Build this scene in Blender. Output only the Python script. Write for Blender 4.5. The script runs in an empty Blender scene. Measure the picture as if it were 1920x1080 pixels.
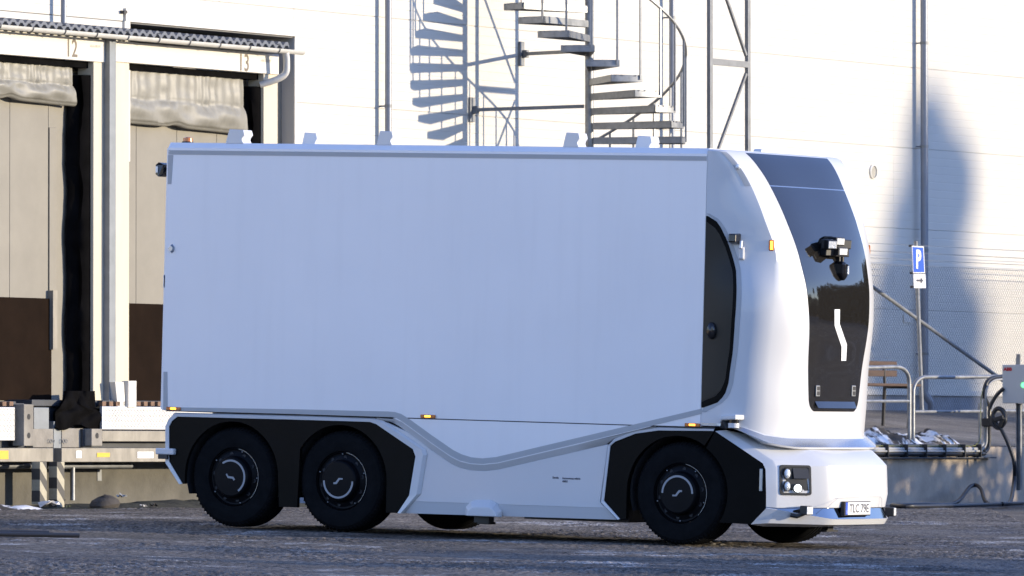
import bpy, bmesh, math, random
from mathutils import Vector, Matrix
import numpy as np
R = math.radians
scene = bpy.context.scene
C = scene.collection

# ---------------------------------------------------------------- camera, sky, sun, exposure
F_PX = 14400.0                       # focal length in pixels of a 1920 px wide frame
CAM = Vector((50.50, -89.54, 1.0))
YAW, PITCH = R(30), math.atan(305 / F_PX)
cam_d = bpy.data.cameras.new('camera')
cam = bpy.data.objects.new('camera', cam_d)
C.objects.link(cam)
cam.location = CAM
cam.rotation_euler = (R(90) + PITCH, 0, YAW)
cam_d.sensor_width = 36
cam_d.lens = 36 * F_PX / 1920
cam_d.clip_start, cam_d.clip_end = 1, 2000
cam_d.dof.use_dof = True
cam_d.dof.focus_distance = 76
cam_d.dof.aperture_fstop = 9
scene.camera = cam

SUN = Vector((1.0, 0.5, 0.128)).normalized()      # towards the sun: low, from the right of the frame
SUN_ELEV = math.asin(SUN.z)
world = bpy.data.worlds.new('World')
scene.world = world
world.use_nodes = True
wn = world.node_tree
sky = wn.nodes.new('ShaderNodeTexSky')
sky.sky_type = 'NISHITA'
sky.sun_disc = False
sky.sun_elevation = SUN_ELEV
sky.sun_rotation = math.atan2(SUN.x, SUN.y)
sky.air_density = 1.0
sky.dust_density = 0.0
sky.ozone_density = 2.0
tint = wn.nodes.new('ShaderNodeMixRGB'); tint.blend_type = 'MULTIPLY'; tint.inputs[0].default_value = 1.0
tint.inputs[2].default_value = (1.07, 1.0, 1.43, 1)              # the camera's white balance: sun white, sky blue
wn.links.new(sky.outputs[0], tint.inputs[1])
wn.links.new(tint.outputs[0], wn.nodes['Background'].inputs[0])
wn.nodes['Background'].inputs[1].default_value = 0.15
sun_d = bpy.data.lights.new('sun', 'SUN')
sun_d.energy = 2.0
sun_d.angle = R(0.53)
sun_d.color = (1.0, 0.85, 0.63)
sun = bpy.data.objects.new('sun', sun_d)
C.objects.link(sun)
sun.rotation_euler = SUN.to_track_quat('Z', 'Y').to_euler()
sun.location = (60, 20, 30)
scene.view_settings.view_transform = 'Standard'
scene.view_settings.look = 'None'
scene.view_settings.exposure = 1.6
scene.view_settings.gamma = 1.0
scene.view_settings.use_curve_mapping = False
scene.cycles.max_bounces = 6
scene.cycles.diffuse_bounces = 3
scene.cycles.glossy_bounces = 4

# ---------------------------------------------------------------- measuring: from a picture point to a point on a real plane
FH = Vector((-math.sin(YAW), math.cos(YAW), 0))
RT = Vector((math.cos(YAW), math.sin(YAW), 0))
FW = FH * math.cos(PITCH) + Vector((0, 0, math.sin(PITCH)))
UPV = -FH * math.sin(PITCH) + Vector((0, 0, math.cos(PITCH)))
def ray(px, py):
    return FW + RT * ((px - 960) / F_PX) + UPV * ((540 - py) / F_PX)
def W(px, py, X=0.0):                # on a plane parallel to the warehouse wall
    d = ray(px, py); return CAM + d * ((X - CAM.x) / d.x)
def V(px, py, Y):                    # on a plane across it
    d = ray(px, py); return CAM + d * ((Y - CAM.y) / d.y)
def project(p):
    v = p - CAM; z = v.dot(FW)
    return 960 + F_PX * v.dot(RT) / z, 540 - F_PX * v.dot(UPV) / z
def ground_z(x):
    s = 0.0292
    if x > 30: return 0.077 - s * (30 - 14.4)
    if x > 8: return 0.077 - s * (x - 14.4)
    z8 = 0.077 - s * (8 - 14.4)
    if x > 2:
        t = (8 - x) / 6.0
        return z8 + s * 6 * (t - t * t / 2) * 0.62
    return z8 + s * 6 * 0.5 * 0.62

# ---------------------------------------------------------------- materials
def new_mat(name):
    m = bpy.data.materials.new(name); m.use_nodes = True
    return m, m.node_tree, m.node_tree.nodes['Principled BSDF']
def mat(name, col, rough=0.5, metal=0.0, var=0.0, vscale=3.0, bump=0.0, bscale=40.0, coat=0.0, emit=None, estr=0.0, ior=None, rvar=0.0, stretch=(1, 1, 1), spec=None):
    m, nt, b = new_mat(name)
    b.inputs['Roughness'].default_value = rough
    b.inputs['Metallic'].default_value = metal
    b.inputs['Base Color'].default_value = (*col, 1)
    if ior: b.inputs['IOR'].default_value = ior
    if spec is not None: b.inputs['Specular IOR Level'].default_value = spec
    if coat:
        b.inputs['Coat Weight'].default_value = coat
        b.inputs['Coat Roughness'].default_value = 0.06
    if emit:
        b.inputs['Emission Color'].default_value = (*emit, 1)
        b.inputs['Emission Strength'].default_value = estr
    if var or bump or rvar:
        tc = nt.nodes.new('ShaderNodeTexCoord')
        mp = nt.nodes.new('ShaderNodeMapping'); mp.inputs['Scale'].default_value = stretch
        nt.links.new(tc.outputs['Object'], mp.inputs[0])
    if var or rvar:
        n = nt.nodes.new('ShaderNodeTexNoise'); n.inputs['Scale'].default_value = vscale
        n.inputs['Detail'].default_value = 7; n.inputs['Roughness'].default_value = 0.62
        nt.links.new(mp.outputs[0], n.inputs['Vector'])
    if var:
        r = nt.nodes.new('ShaderNodeValToRGB')
        e = r.color_ramp.elements
        e[0].position, e[1].position = 0.3, 0.7
        e[0].color = (*[c * (1 - var) for c in col], 1)
        e[1].color = (*[min(1, c * (1 + var * 0.6)) for c in col], 1)
        nt.links.new(n.outputs['Fac'], r.inputs[0]); nt.links.new(r.outputs[0], b.inputs['Base Color'])
    if rvar:
        mr = nt.nodes.new('ShaderNodeMapRange')
        mr.inputs['To Min'].default_value = max(0.02, rough - rvar); mr.inputs['To Max'].default_value = rough + rvar
        nt.links.new(n.outputs['Fac'], mr.inputs[0]); nt.links.new(mr.outputs[0], b.inputs['Roughness'])
    if bump:
        n2 = nt.nodes.new('ShaderNodeTexNoise'); n2.inputs['Scale'].default_value = bscale; n2.inputs['Detail'].default_value = 5
        nt.links.new(mp.outputs[0], n2.inputs['Vector'])
        bp = nt.nodes.new('ShaderNodeBump'); bp.inputs['Strength'].default_value = bump; bp.inputs['Distance'].default_value = 0.02
        nt.links.new(n2.outputs['Fac'], bp.inputs['Height']); nt.links.new(bp.outputs[0], b.inputs['Normal'])
    return m
M = {}
M['paint'] = mat('truck_white_paint', (0.62, 0.62, 0.615), 0.34, coat=0.4, var=0.02, vscale=0.7)
M['tape'] = mat('grey_reflective_tape', (0.40, 0.41, 0.41), 0.42, var=0.03, vscale=6)
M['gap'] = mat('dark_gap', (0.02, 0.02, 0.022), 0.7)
M['black_panel'] = mat('black_satin_panel', (0.0045, 0.0042, 0.004), 0.36, var=0.3, vscale=3, rvar=0.08, ior=1.2, spec=0.35)
M['glass'] = mat('black_gloss_panel', (0.016, 0.0145, 0.013), 0.045, ior=1.70, bump=0.004, bscale=2.0)
M['glass_dark'] = mat('tinted_side_glass', (0.034, 0.030, 0.024), 0.30, ior=1.3)
M['ledge'] = mat('silver_grey_ledge', (0.40, 0.44, 0.50), 0.22, 0.7)
M['black_plastic'] = mat('black_plastic', (0.015, 0.015, 0.016), 0.45)
M['black_shiny'] = mat('black_shiny_plastic', (0.012, 0.012, 0.014), 0.15)
M['rubber'] = mat('tyre_rubber', (0.0075, 0.008, 0.009), 0.85, var=0.35, vscale=8, bump=0.1, bscale=60, ior=1.3, spec=0.15)
M['rim'] = mat('black_wheel_disc', (0.004, 0.0045, 0.006), 0.4, var=0.2, vscale=5, ior=1.3, spec=0.22)
M['mark'] = mat('pale_wheel_marking', (0.30, 0.31, 0.32), 0.5)
M['pale_metal'] = mat('bare_rim_edge', (0.35, 0.38, 0.42), 0.3, 0.9)  # pale metal; on the wheels it draws a rim highlight
M['bolt'] = mat('bright_bolt', (0.3, 0.3, 0.3), 0.3, 0.6)
M['white_sign'] = mat('white_vinyl', (0.85, 0.85, 0.84), 0.4)
M['amber'] = mat('amber_lens', (0.55, 0.16, 0.02), 0.25, coat=0.5)
M['amber_lit'] = mat('amber_lit_leds', (0.9, 0.35, 0.03), 0.3, emit=(1.0, 0.36, 0.03), estr=2.2)
M['lamp_lit'] = mat('lit_headlamp', (0.9, 0.95, 1.0), 0.1, emit=(0.86, 0.95, 1.0), estr=0.9)
M['lens'] = mat('lamp_lens', (0.75, 0.78, 0.78), 0.12, 0.3, coat=1.0, bump=0.6, bscale=90)
M['led'] = mat('work_lamp_lens', (0.80, 0.80, 0.76), 0.25, var=0.25, vscale=40, bump=0.8, bscale=70)
M['chrome_dark'] = mat('dark_mirror_strip', (0.30, 0.30, 0.31), 0.07, 1.0)
M['ink'] = mat('dark_ink', (0.03, 0.035, 0.06), 0.6)
M['plate_white'] = mat('plate_white', (0.80, 0.80, 0.76), 0.4)
M['plate_blue'] = mat('plate_blue', (0.03, 0.10, 0.55), 0.4)
M['steel'] = mat('galvanised_steel', (0.27, 0.28, 0.29), 0.48, 0.6, var=0.28, vscale=9, rvar=0.12)
M['steel_dull'] = mat('dull_galvanised_steel', (0.21, 0.22, 0.23), 0.55, 0.4, var=0.25, vscale=6, rvar=0.1)
M['pipe'] = mat('grey_painted_pipe', (0.22, 0.24, 0.28), 0.42, 0.25, var=0.1, vscale=4)
M['wall'] = mat('white_wall_panel', (0.63, 0.605, 0.54), 0.42, var=0.03, vscale=1.2)
M['wall_trim'] = mat('white_wall_trim', (0.67, 0.645, 0.58), 0.5, var=0.04, vscale=2)
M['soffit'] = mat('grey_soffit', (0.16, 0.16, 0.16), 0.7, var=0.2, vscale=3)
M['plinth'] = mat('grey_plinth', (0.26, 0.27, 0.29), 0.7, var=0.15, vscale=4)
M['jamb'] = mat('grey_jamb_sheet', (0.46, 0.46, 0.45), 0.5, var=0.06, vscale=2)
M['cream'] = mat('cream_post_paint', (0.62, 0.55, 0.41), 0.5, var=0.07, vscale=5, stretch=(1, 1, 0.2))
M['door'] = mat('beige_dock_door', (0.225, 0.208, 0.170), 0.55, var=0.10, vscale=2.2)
M['brown'] = mat('brown_kick_board', (0.014, 0.008, 0.005), 0.62, ior=1.2, var=0.3, vscale=2.5, spec=0.12)
M['vinyl'] = mat('grey_vinyl_curtain', (0.25, 0.24, 0.205), 0.5, var=0.14, vscale=9, bump=0.05, bscale=14)
M['seal'] = mat('black_rubber_seal', (0.005, 0.0047, 0.005), 0.7, var=0.5, vscale=4, bump=0.3, bscale=5, ior=1.2, spec=0.08)
M['canopy'] = mat('grey_corrugated_steel', (0.11, 0.125, 0.155), 0.5, 0.0, var=0.15, vscale=5)
M['gutter'] = mat('pale_gutter', (0.60, 0.59, 0.55), 0.45, var=0.12, vscale=6)
M['post_grey'] = mat('grey_steel_post', (0.20, 0.22, 0.24), 0.5, 0.3, var=0.15, vscale=5)
M['conc_shade'] = mat('shade_toned_concrete', (0.115, 0.108, 0.090), 0.9, var=0.35, vscale=2.0, bump=0.2, bscale=25)  # shade under the docks darkened into the base colour
M['conc'] = mat('weathered_concrete', (0.27, 0.25, 0.215), 0.85, var=0.28, vscale=3.5, bump=0.25, bscale=30)
M['conc_dark'] = mat('damp_concrete', (0.40, 0.335, 0.265), 0.85, var=0.25, vscale=2.5, bump=0.2, bscale=25)
M['metal_worn'] = mat('worn_dock_steel', (0.27, 0.25, 0.21), 0.55, 0.25, var=0.3, vscale=6, stretch=(1, 1, 0.4))
M['dark_steel'] = mat('dark_dock_steel', (0.05, 0.055, 0.065), 0.6, 0.2, var=0.3, vscale=4)
M['tread'] = mat('bright_tread_plate', (0.62, 0.62, 0.62), 0.38, 0.5, var=0.1, vscale=5)
M['rust'] = mat('rusty_grate', (0.22, 0.13, 0.08), 0.8, var=0.4, vscale=12)
M['yellow'] = mat('yellow_label', (0.72, 0.45, 0.04), 0.5)
M['wire'] = mat('dull_fence_wire', (0.13, 0.135, 0.15), 0.6, 0.3)
M['cable'] = mat('black_cable', (0.012, 0.013, 0.016), 0.42)
M['cable_grey'] = mat('grey_cable', (0.34, 0.34, 0.33), 0.5)
M['cable_yg'] = mat('earth_cable', (0.14, 0.15, 0.04), 0.5)
M['wood'] = mat('brown_bench_wood', (0.055, 0.024, 0.013), 0.65, var=0.35, vscale=6, stretch=(6, 1, 6))
M['iron'] = mat('black_iron', (0.02, 0.02, 0.022), 0.5)
M['sign_blue'] = mat('sign_blue', (0.02, 0.10, 0.52), 0.4)
M['box_grey'] = mat('charger_grey_cabinet', (0.52, 0.52, 0.50), 0.45, var=0.03, vscale=3)
M['red'] = mat('red_print', (0.45, 0.02, 0.03), 0.5)
M['green_lit'] = mat('green_status_light', (0.1, 0.8, 0.2), 0.4, emit=(0.10, 1.0, 0.22), estr=1.1)
M['litter'] = mat('pale_litter', (0.62, 0.60, 0.58), 0.7, var=0.3, vscale=10)
M['stone'] = mat('dark_field_stone', (0.07, 0.06, 0.05), 0.9, var=0.3, vscale=9, bump=0.4, bscale=20)
M['leaf_dark'] = mat('dark_foliage', (0.035, 0.045, 0.025), 0.8, var=0.3, vscale=1.5)
M['bark'] = mat('bark', (0.10, 0.08, 0.06), 0.9, var=0.3, vscale=5)

def stripe_mat():
    m, nt, b = new_mat('warning_striped_paint')
    tc = nt.nodes.new('ShaderNodeTexCoord'); sp = nt.nodes.new('ShaderNodeSeparateXYZ')
    nt.links.new(tc.outputs['Object'], sp.inputs[0])
    a = nt.nodes.new('ShaderNodeMath'); a.operation = 'MULTIPLY_ADD'; a.inputs[1].default_value = 1.0
    nt.links.new(sp.outputs['Y'], a.inputs[0]); nt.links.new(sp.outputs['Z'], a.inputs[2])
    md = nt.nodes.new('ShaderNodeMath'); md.operation = 'PINGPONG'; md.inputs[1].default_value = 0.13
    nt.links.new(a.outputs[0], md.inputs[0])
    rp = nt.nodes.new('ShaderNodeValToRGB'); rp.color_ramp.interpolation = 'CONSTANT'
    rp.color_ramp.elements[0].color = (0.09, 0.085, 0.075, 1)
    rp.color_ramp.elements[1].position = 0.5; rp.color_ramp.elements[1].color = (0.55, 0.50, 0.36, 1)
    mu = nt.nodes.new('ShaderNodeMath'); mu.operation = 'MULTIPLY'; mu.inputs[1].default_value = 1 / 0.13
    nt.links.new(md.outputs[0], mu.inputs[0]); nt.links.new(mu.outputs[0], rp.inputs[0])
    nz = nt.nodes.new('ShaderNodeTexNoise'); nz.inputs['Scale'].default_value = 14
    mx = nt.nodes.new('ShaderNodeMixRGB'); mx.blend_type = 'MULTIPLY'; mx.inputs[0].default_value = 0.5
    nt.links.new(rp.outputs[0], mx.inputs[1]); nt.links.new(nz.outputs['Fac'], mx.inputs[2])
    nt.links.new(mx.outputs[0], b.inputs['Base Color']); b.inputs['Roughness'].default_value = 0.65
    return m
M['stripe'] = stripe_mat()
def box_paint_mat():
    m, nt, b = new_mat('cargo_white_panel')
    N, L = nt.nodes, nt.links
    tc = N.new('ShaderNodeTexCoord')
    def noise(scale, detail, sc=(1, 1, 1)):
        mp = N.new('ShaderNodeMapping'); mp.inputs['Scale'].default_value = sc; L.new(tc.outputs['Object'], mp.inputs[0])
        n = N.new('ShaderNodeTexNoise'); n.inputs['Scale'].default_value = scale; n.inputs['Detail'].default_value = detail
        L.new(mp.outputs[0], n.inputs['Vector']); return n.outputs['Fac']
    def ramp(f, p0, p1, c0, c1):
        r = N.new('ShaderNodeValToRGB'); e = r.color_ramp.elements; e[0].position, e[1].position = p0, p1
        e[0].color = (*c0, 1); e[1].color = (*c1, 1); L.new(f, r.inputs[0]); return r.outputs[0]
    def mul(a_, b_):
        x = N.new('ShaderNodeMixRGB'); x.blend_type = 'MULTIPLY'; x.inputs[0].default_value = 1; L.new(a_, x.inputs[1]); L.new(b_, x.inputs[2]); return x.outputs[0]
    base = ramp(noise(.5, 4), .3, .7, (.74, .745, .75), (.80, .80, .80))
    film = ramp(noise(2.2, 6, (3.0, 1, .25)), .50, .75, (1, 1, 1), (.972, .972, .972))
    L.new(mul(base, film), b.inputs['Base Color'])
    mr = N.new('ShaderNodeMapRange'); mr.inputs['To Min'].default_value = .30; mr.inputs['To Max'].default_value = .42
    L.new(noise(.9, 5), mr.inputs[0]); L.new(mr.outputs[0], b.inputs['Roughness'])
    bp = N.new('ShaderNodeBump'); bp.inputs['Strength'].default_value = .45; bp.inputs['Distance'].default_value = .02
    L.new(noise(.75, 2), bp.inputs['Height']); L.new(bp.outputs[0], b.inputs['Normal'])
    b.inputs['Coat Weight'].default_value = 1.0; b.inputs['Coat Roughness'].default_value = .26
    return m
M['box_paint'] = box_paint_mat()

def asphalt_mat(name, base, wet, salt, stones=False):
    m, nt, b = new_mat(name)
    N, L = nt.nodes, nt.links
    tc = N.new('ShaderNodeTexCoord')
    def noise(scale, detail=6, rough=0.6, vec=None):
        n = N.new('ShaderNodeTexNoise'); n.inputs['Scale'].default_value = scale
        n.inputs['Detail'].default_value = detail; n.inputs['Roughness'].default_value = rough
        L.new(vec or tc.outputs['Object'], n.inputs['Vector']); return n.outputs['Fac']
    def ramp(f, p0, p1, c0=(0, 0, 0), c1=(1, 1, 1)):
        r = N.new('ShaderNodeValToRGB'); e = r.color_ramp.elements
        e[0].position, e[1].position = p0, p1; e[0].color = (*c0, 1); e[1].color = (*c1, 1)
        L.new(f, r.inputs[0]); return r.outputs[0]
    def mix(kind, f, a, c):
        x = N.new('ShaderNodeMixRGB'); x.blend_type = kind
        if isinstance(f, float): x.inputs[0].default_value = f
        else: L.new(f, x.inputs[0])
        for i, v in ((1, a), (2, c)):
            if isinstance(v, tuple): x.inputs[i].default_value = (*v, 1)
            else: L.new(v, x.inputs[i])
        return x.outputs[0]
    agg = noise(70, 3, 0.7)
    c = ramp(agg, 0.34, 0.70, tuple(v * 0.45 for v in base), tuple(v * 1.75 for v in base))
    if stones:                               # every stone of the relief has its own tone
        at = N.new('ShaderNodeAttribute'); at.attribute_name = 'stone'
        c = ramp(at.outputs['Fac'], 0.0, 1.0, tuple(v * 0.30 for v in base), tuple(v * 2.1 for v in base))
    patch = noise(0.35, 5, 0.6)
    c = mix('MULTIPLY', 0.8, c, ramp(patch, 0.36, 0.64, (0.55, 0.54, 0.53), (1.32, 1.27, 1.2)))
    mid = noise(2.6, 5, 0.65)
    c = mix('MULTIPLY', 0.8, c, ramp(mid, 0.3, 0.7, (0.6, 0.6, 0.6), (1.2, 1.2, 1.2)))
    mp = N.new('ShaderNodeMapping'); mp.inputs['Scale'].default_value = (0.8, 0.55, 1); mp.inputs['Rotation'].default_value = (0, 0, R(-24))
    L.new(tc.outputs['Object'], mp.inputs[0])
    st = ramp(noise(0.9, 8, 0.72, mp.outputs[0]), 0.55, 0.63)
    st2 = mix('MULTIPLY', 1.0, st, ramp(noise(30, 3, 0.7), 0.38, 0.6))
    c = mix('MIX', mix('MULTIPLY', 1.0, st2, (salt, salt, salt)), c, (0.62, 0.60, 0.57))
    damp = ramp(noise(0.55, 6, 0.6, mp.outputs[0]), 0.52, 0.63)
    c = mix('MIX', mix('MULTIPLY', 1.0, damp, (wet, wet, wet)), c, mix('MULTIPLY', 1.0, c, (0.42, 0.39, 0.35)))
    L.new(c, b.inputs['Base Color'])
    rr = N.new('ShaderNodeMapRange'); rr.inputs['To Min'].default_value = 0.82; rr.inputs['To Max'].default_value = 0.5
    L.new(damp, rr.inputs[0]); L.new(rr.outputs[0], b.inputs['Roughness'])
    bp = N.new('ShaderNodeBump'); bp.inputs['Strength'].default_value = 1.0; bp.inputs['Distance'].default_value = 0.012
    hgt = mix('ADD', 1.0, agg, mix('MULTIPLY', 1.0, noise(16, 4, 0.6), (1.6, 1.6, 1.6)))
    L.new(hgt, bp.inputs['Height']); L.new(bp.outputs[0], b.inputs['Normal'])
    return m
M['asphalt'] = asphalt_mat('wet_salted_asphalt', (0.136, 0.119, 0.100), 0.8, 0.95)
M['yard'] = asphalt_mat('coarse_salted_asphalt', (0.136, 0.119, 0.100), 0.8, 0.95, True)
M['terrace'] = asphalt_mat('gravelly_terrace_asphalt', (0.17, 0.16, 0.15), 0.1, 0.2)
M['dirt'] = mat('mossy_dirt', (0.042, 0.040, 0.022), 0.95, var=0.7, vscale=5, bump=0.8, bscale=18)
def snow_mat():
    m, nt, b = new_mat('dirty_snow')
    tc = nt.nodes.new('ShaderNodeTexCoord'); n = nt.nodes.new('ShaderNodeTexNoise'); n.inputs['Scale'].default_value = 4.5; n.inputs['Detail'].default_value = 8
    nt.links.new(tc.outputs['Object'], n.inputs['Vector'])
    r = nt.nodes.new('ShaderNodeValToRGB'); e = r.color_ramp.elements
    e[0].position, e[1].position = 0.47, 0.56; e[0].color = (0.045, 0.04, 0.035, 1); e[1].color = (0.80, 0.80, 0.80, 1)
    nt.links.new(n.outputs['Fac'], r.inputs[0]); nt.links.new(r.outputs[0], b.inputs['Base Color']); b.inputs['Roughness'].default_value = 0.8
    return m
M['snow'] = snow_mat()

# ---------------------------------------------------------------- mesh helpers
class MB:
    def __init__(s): s.v, s.f = [], []
    def add(s, vs, fs):
        k = len(s.v); s.v += [tuple(p) for p in vs]; s.f += [tuple(i + k for i in f) for f in fs]; return s
    def box(s, a, b):
        x0, x1 = sorted((a[0], b[0])); y0, y1 = sorted((a[1], b[1])); z0, z1 = sorted((a[2], b[2]))
        return s.add([(x0, y0, z0), (x1, y0, z0), (x1, y1, z0), (x0, y1, z0), (x0, y0, z1), (x1, y0, z1), (x1, y1, z1), (x0, y1, z1)],
                     [(0, 3, 2, 1), (4, 5, 6, 7), (0, 1, 5, 4), (1, 2, 6, 5), (2, 3, 7, 6), (3, 0, 4, 7)])
    def prism(s, lo, hi):            # two matching outlines
        n = len(lo)
        s.add(list(lo) + list(hi), [tuple(range(n))[::-1], tuple(range(n, 2 * n))] + [(i, (i + 1) % n, n + (i + 1) % n, n + i) for i in range(n)])
        return s
    def loft(s, rings, close=False, caps=False):
        n = len(rings[0]); k0 = []; vs = []
        for r in rings: vs += list(r)
        fs = []
        m = n if close else n - 1
        for j in range(len(rings) - 1):
            for i in range(m):
                a, b = j * n + i, j * n + (i + 1) % n
                fs.append((a, b, b + n, a + n))
        if caps:
            fs.append(tuple(range(n))[::-1]); fs.append(tuple(range((len(rings) - 1) * n, len(rings) * n)))
        return s.add(vs, fs)
    def tube(s, pts, r, n=8, caps=True):
        pts = [Vector(p) for p in pts]
        rr = r if isinstance(r, (list, tuple)) else [r] * len(pts)
        rings = []; up = None
        for i, p in enumerate(pts):
            a = pts[max(0, i - 1)]; b = pts[min(len(pts) - 1, i + 1)]
            t = (b - a).normalized()
            if up is None: up = Vector((0, 0, 1)) if abs(t.z) < 0.9 else Vector((1, 0, 0))
            x = t.cross(up)
            if x.length < 1e-4: x = t.orthogonal()
            x.normalize(); y = x.cross(t).normalized(); up = y
            rings.append([p + x * (rr[i] * math.cos(2 * math.pi * k / n)) + y * (rr[i] * math.sin(2 * math.pi * k / n)) for k in range(n)])
        return s.loft(rings, True, caps)
    def bar(s, a, b, w, h, up=(0, 0, 1)):
        a, b = Vector(a), Vector(b); t = (b - a).normalized(); u = Vector(up)
        x = t.cross(u)
        if x.length < 1e-4: x = t.orthogonal()
        x.normalize(); y = x.cross(t)
        q = [(-1, -1), (1, -1), (1, 1), (-1, 1)]
        return s.loft([[p + x * (i * w / 2) + y * (j * h / 2) for i, j in q] for p in (a, b)], True, True)
    def lathe_y(s, prof, cx, cz, n=40, closed=False):   # profile of (radius, y), turned about the axis y
        rings = [[(cx + r * math.cos(2 * math.pi * k / n), y, cz + r * math.sin(2 * math.pi * k / n)) for k in range(n)] for r, y in prof]
        return s.loft(rings, True, False)
    def build(s, name, m, parent=None, smooth=False, angle=35, bevel=0.0, seg=2, fix=True):
        me = bpy.data.meshes.new(name); me.from_pydata(s.v, [], s.f)
        if fix:
            bm = bmesh.new(); bm.from_mesh(me); bmesh.ops.recalc_face_normals(bm, faces=bm.faces); bm.to_mesh(me); bm.free()
        me.materials.append(M[m] if isinstance(m, str) else m)
        if smooth:
            me.shade_smooth(); me.set_sharp_from_angle(angle=R(angle))
        o = bpy.data.objects.new(name, me); C.objects.link(o)
        if parent: o.parent = parent
        if bevel:
            bv = o.modifiers.new('bevel', 'BEVEL'); bv.width = bevel; bv.segments = seg; bv.limit_method = 'ANGLE'; bv.angle_limit = R(30)
        return o
def thing(name, label, cat, loc=(0, 0, 0), group=None):
    o = bpy.data.objects.new(name, None); C.objects.link(o); o.location = loc
    o['label'] = label; o['category'] = cat
    if group: o['group'] = group
    return o
def tag(o, label, cat, group=None):
    o['label'] = label; o['category'] = cat
    if group: o['group'] = group
    return o
def structure(o): o['kind'] = 'structure'; return o
def stuff(o): o['kind'] = 'stuff'; return o
def under(o, root):                   # keep world coordinates while parenting to a root Empty placed at its base
    o.parent = root; o.matrix_parent_inverse = Matrix.Translation(-root.location); return o
def text_mesh(name, txt, size, m, mtx, parent=None, sx=1.0, extrude=0.002, bold=0.0, align='CENTER'):
    cu = bpy.data.curves.new(name, 'FONT'); cu.body = txt; cu.size = size; cu.align_x = align; cu.align_y = 'CENTER'
    cu.extrude = extrude; cu.offset = bold; cu.resolution_u = 3
    tmp = bpy.data.objects.new(name + '_tmp', cu); C.objects.link(tmp)
    dg = bpy.context.evaluated_depsgraph_get()
    me = bpy.data.meshes.new_from_object(tmp.evaluated_get(dg)); bpy.data.objects.remove(tmp); bpy.data.curves.remove(cu)
    me.transform(Matrix.Diagonal((sx, 1, 1, 1))); me.transform(mtx)
    me.materials.clear(); me.materials.append(M[m]); me.name = name
    o = bpy.data.objects.new(name, me); C.objects.link(o)
    if parent: o.parent = parent
    return o
def frame(origin, xdir, up):
    x = Vector(xdir).normalized(); z = x.cross(Vector(up)).normalized(); y = z.cross(x)
    m = Matrix((x, y, z)).transposed().to_4x4(); m.translation = Vector(origin); return m
def wbox(px0, py0, px1, py1, Xf, thick):     # box whose front face is seen at this place on plane X=Xf
    pm = (px0 + px1) / 2
    return (Xf - thick, W(px0, py0, Xf).y, W(pm, py1, Xf).z), (Xf, W(px1, py0, Xf).y, W(pm, py0, Xf).z)
def smooth_path(pts, n=6):
    pts = [Vector(p) for p in pts]; out = []
    for i in range(len(pts) - 1):
        p0, p1, p2, p3 = pts[max(0, i - 1)], pts[i], pts[i + 1], pts[min(len(pts) - 1, i + 2)]
        for k in range(n):
            t = k / n
            out.append(0.5 * ((2 * p1) + (p2 - p0) * t + (2 * p0 - 5 * p1 + 4 * p2 - p3) * t * t + (3 * p1 - p0 - 3 * p2 + p3) * t ** 3))
    return out + [pts[-1]]

# ================================================================ the setting
# ground: one sheet falling gently from the docks towards the yard
mb = MB()
xs = [-4] + [x * 0.5 for x in range(0, 64)] + [32, 36, 45, 60, 90, 150, 300, 600]
ys = [-600, -300, -150, -80, -50, -40] + list(range(-36, 20, 4)) + [20, 40, 80, 150, 300, 600]
mb.loft([[(x, y, ground_z(x) - 0.035) for y in ys] for x in xs])
ground = structure(mb.build('ground', 'asphalt', smooth=True))
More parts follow.
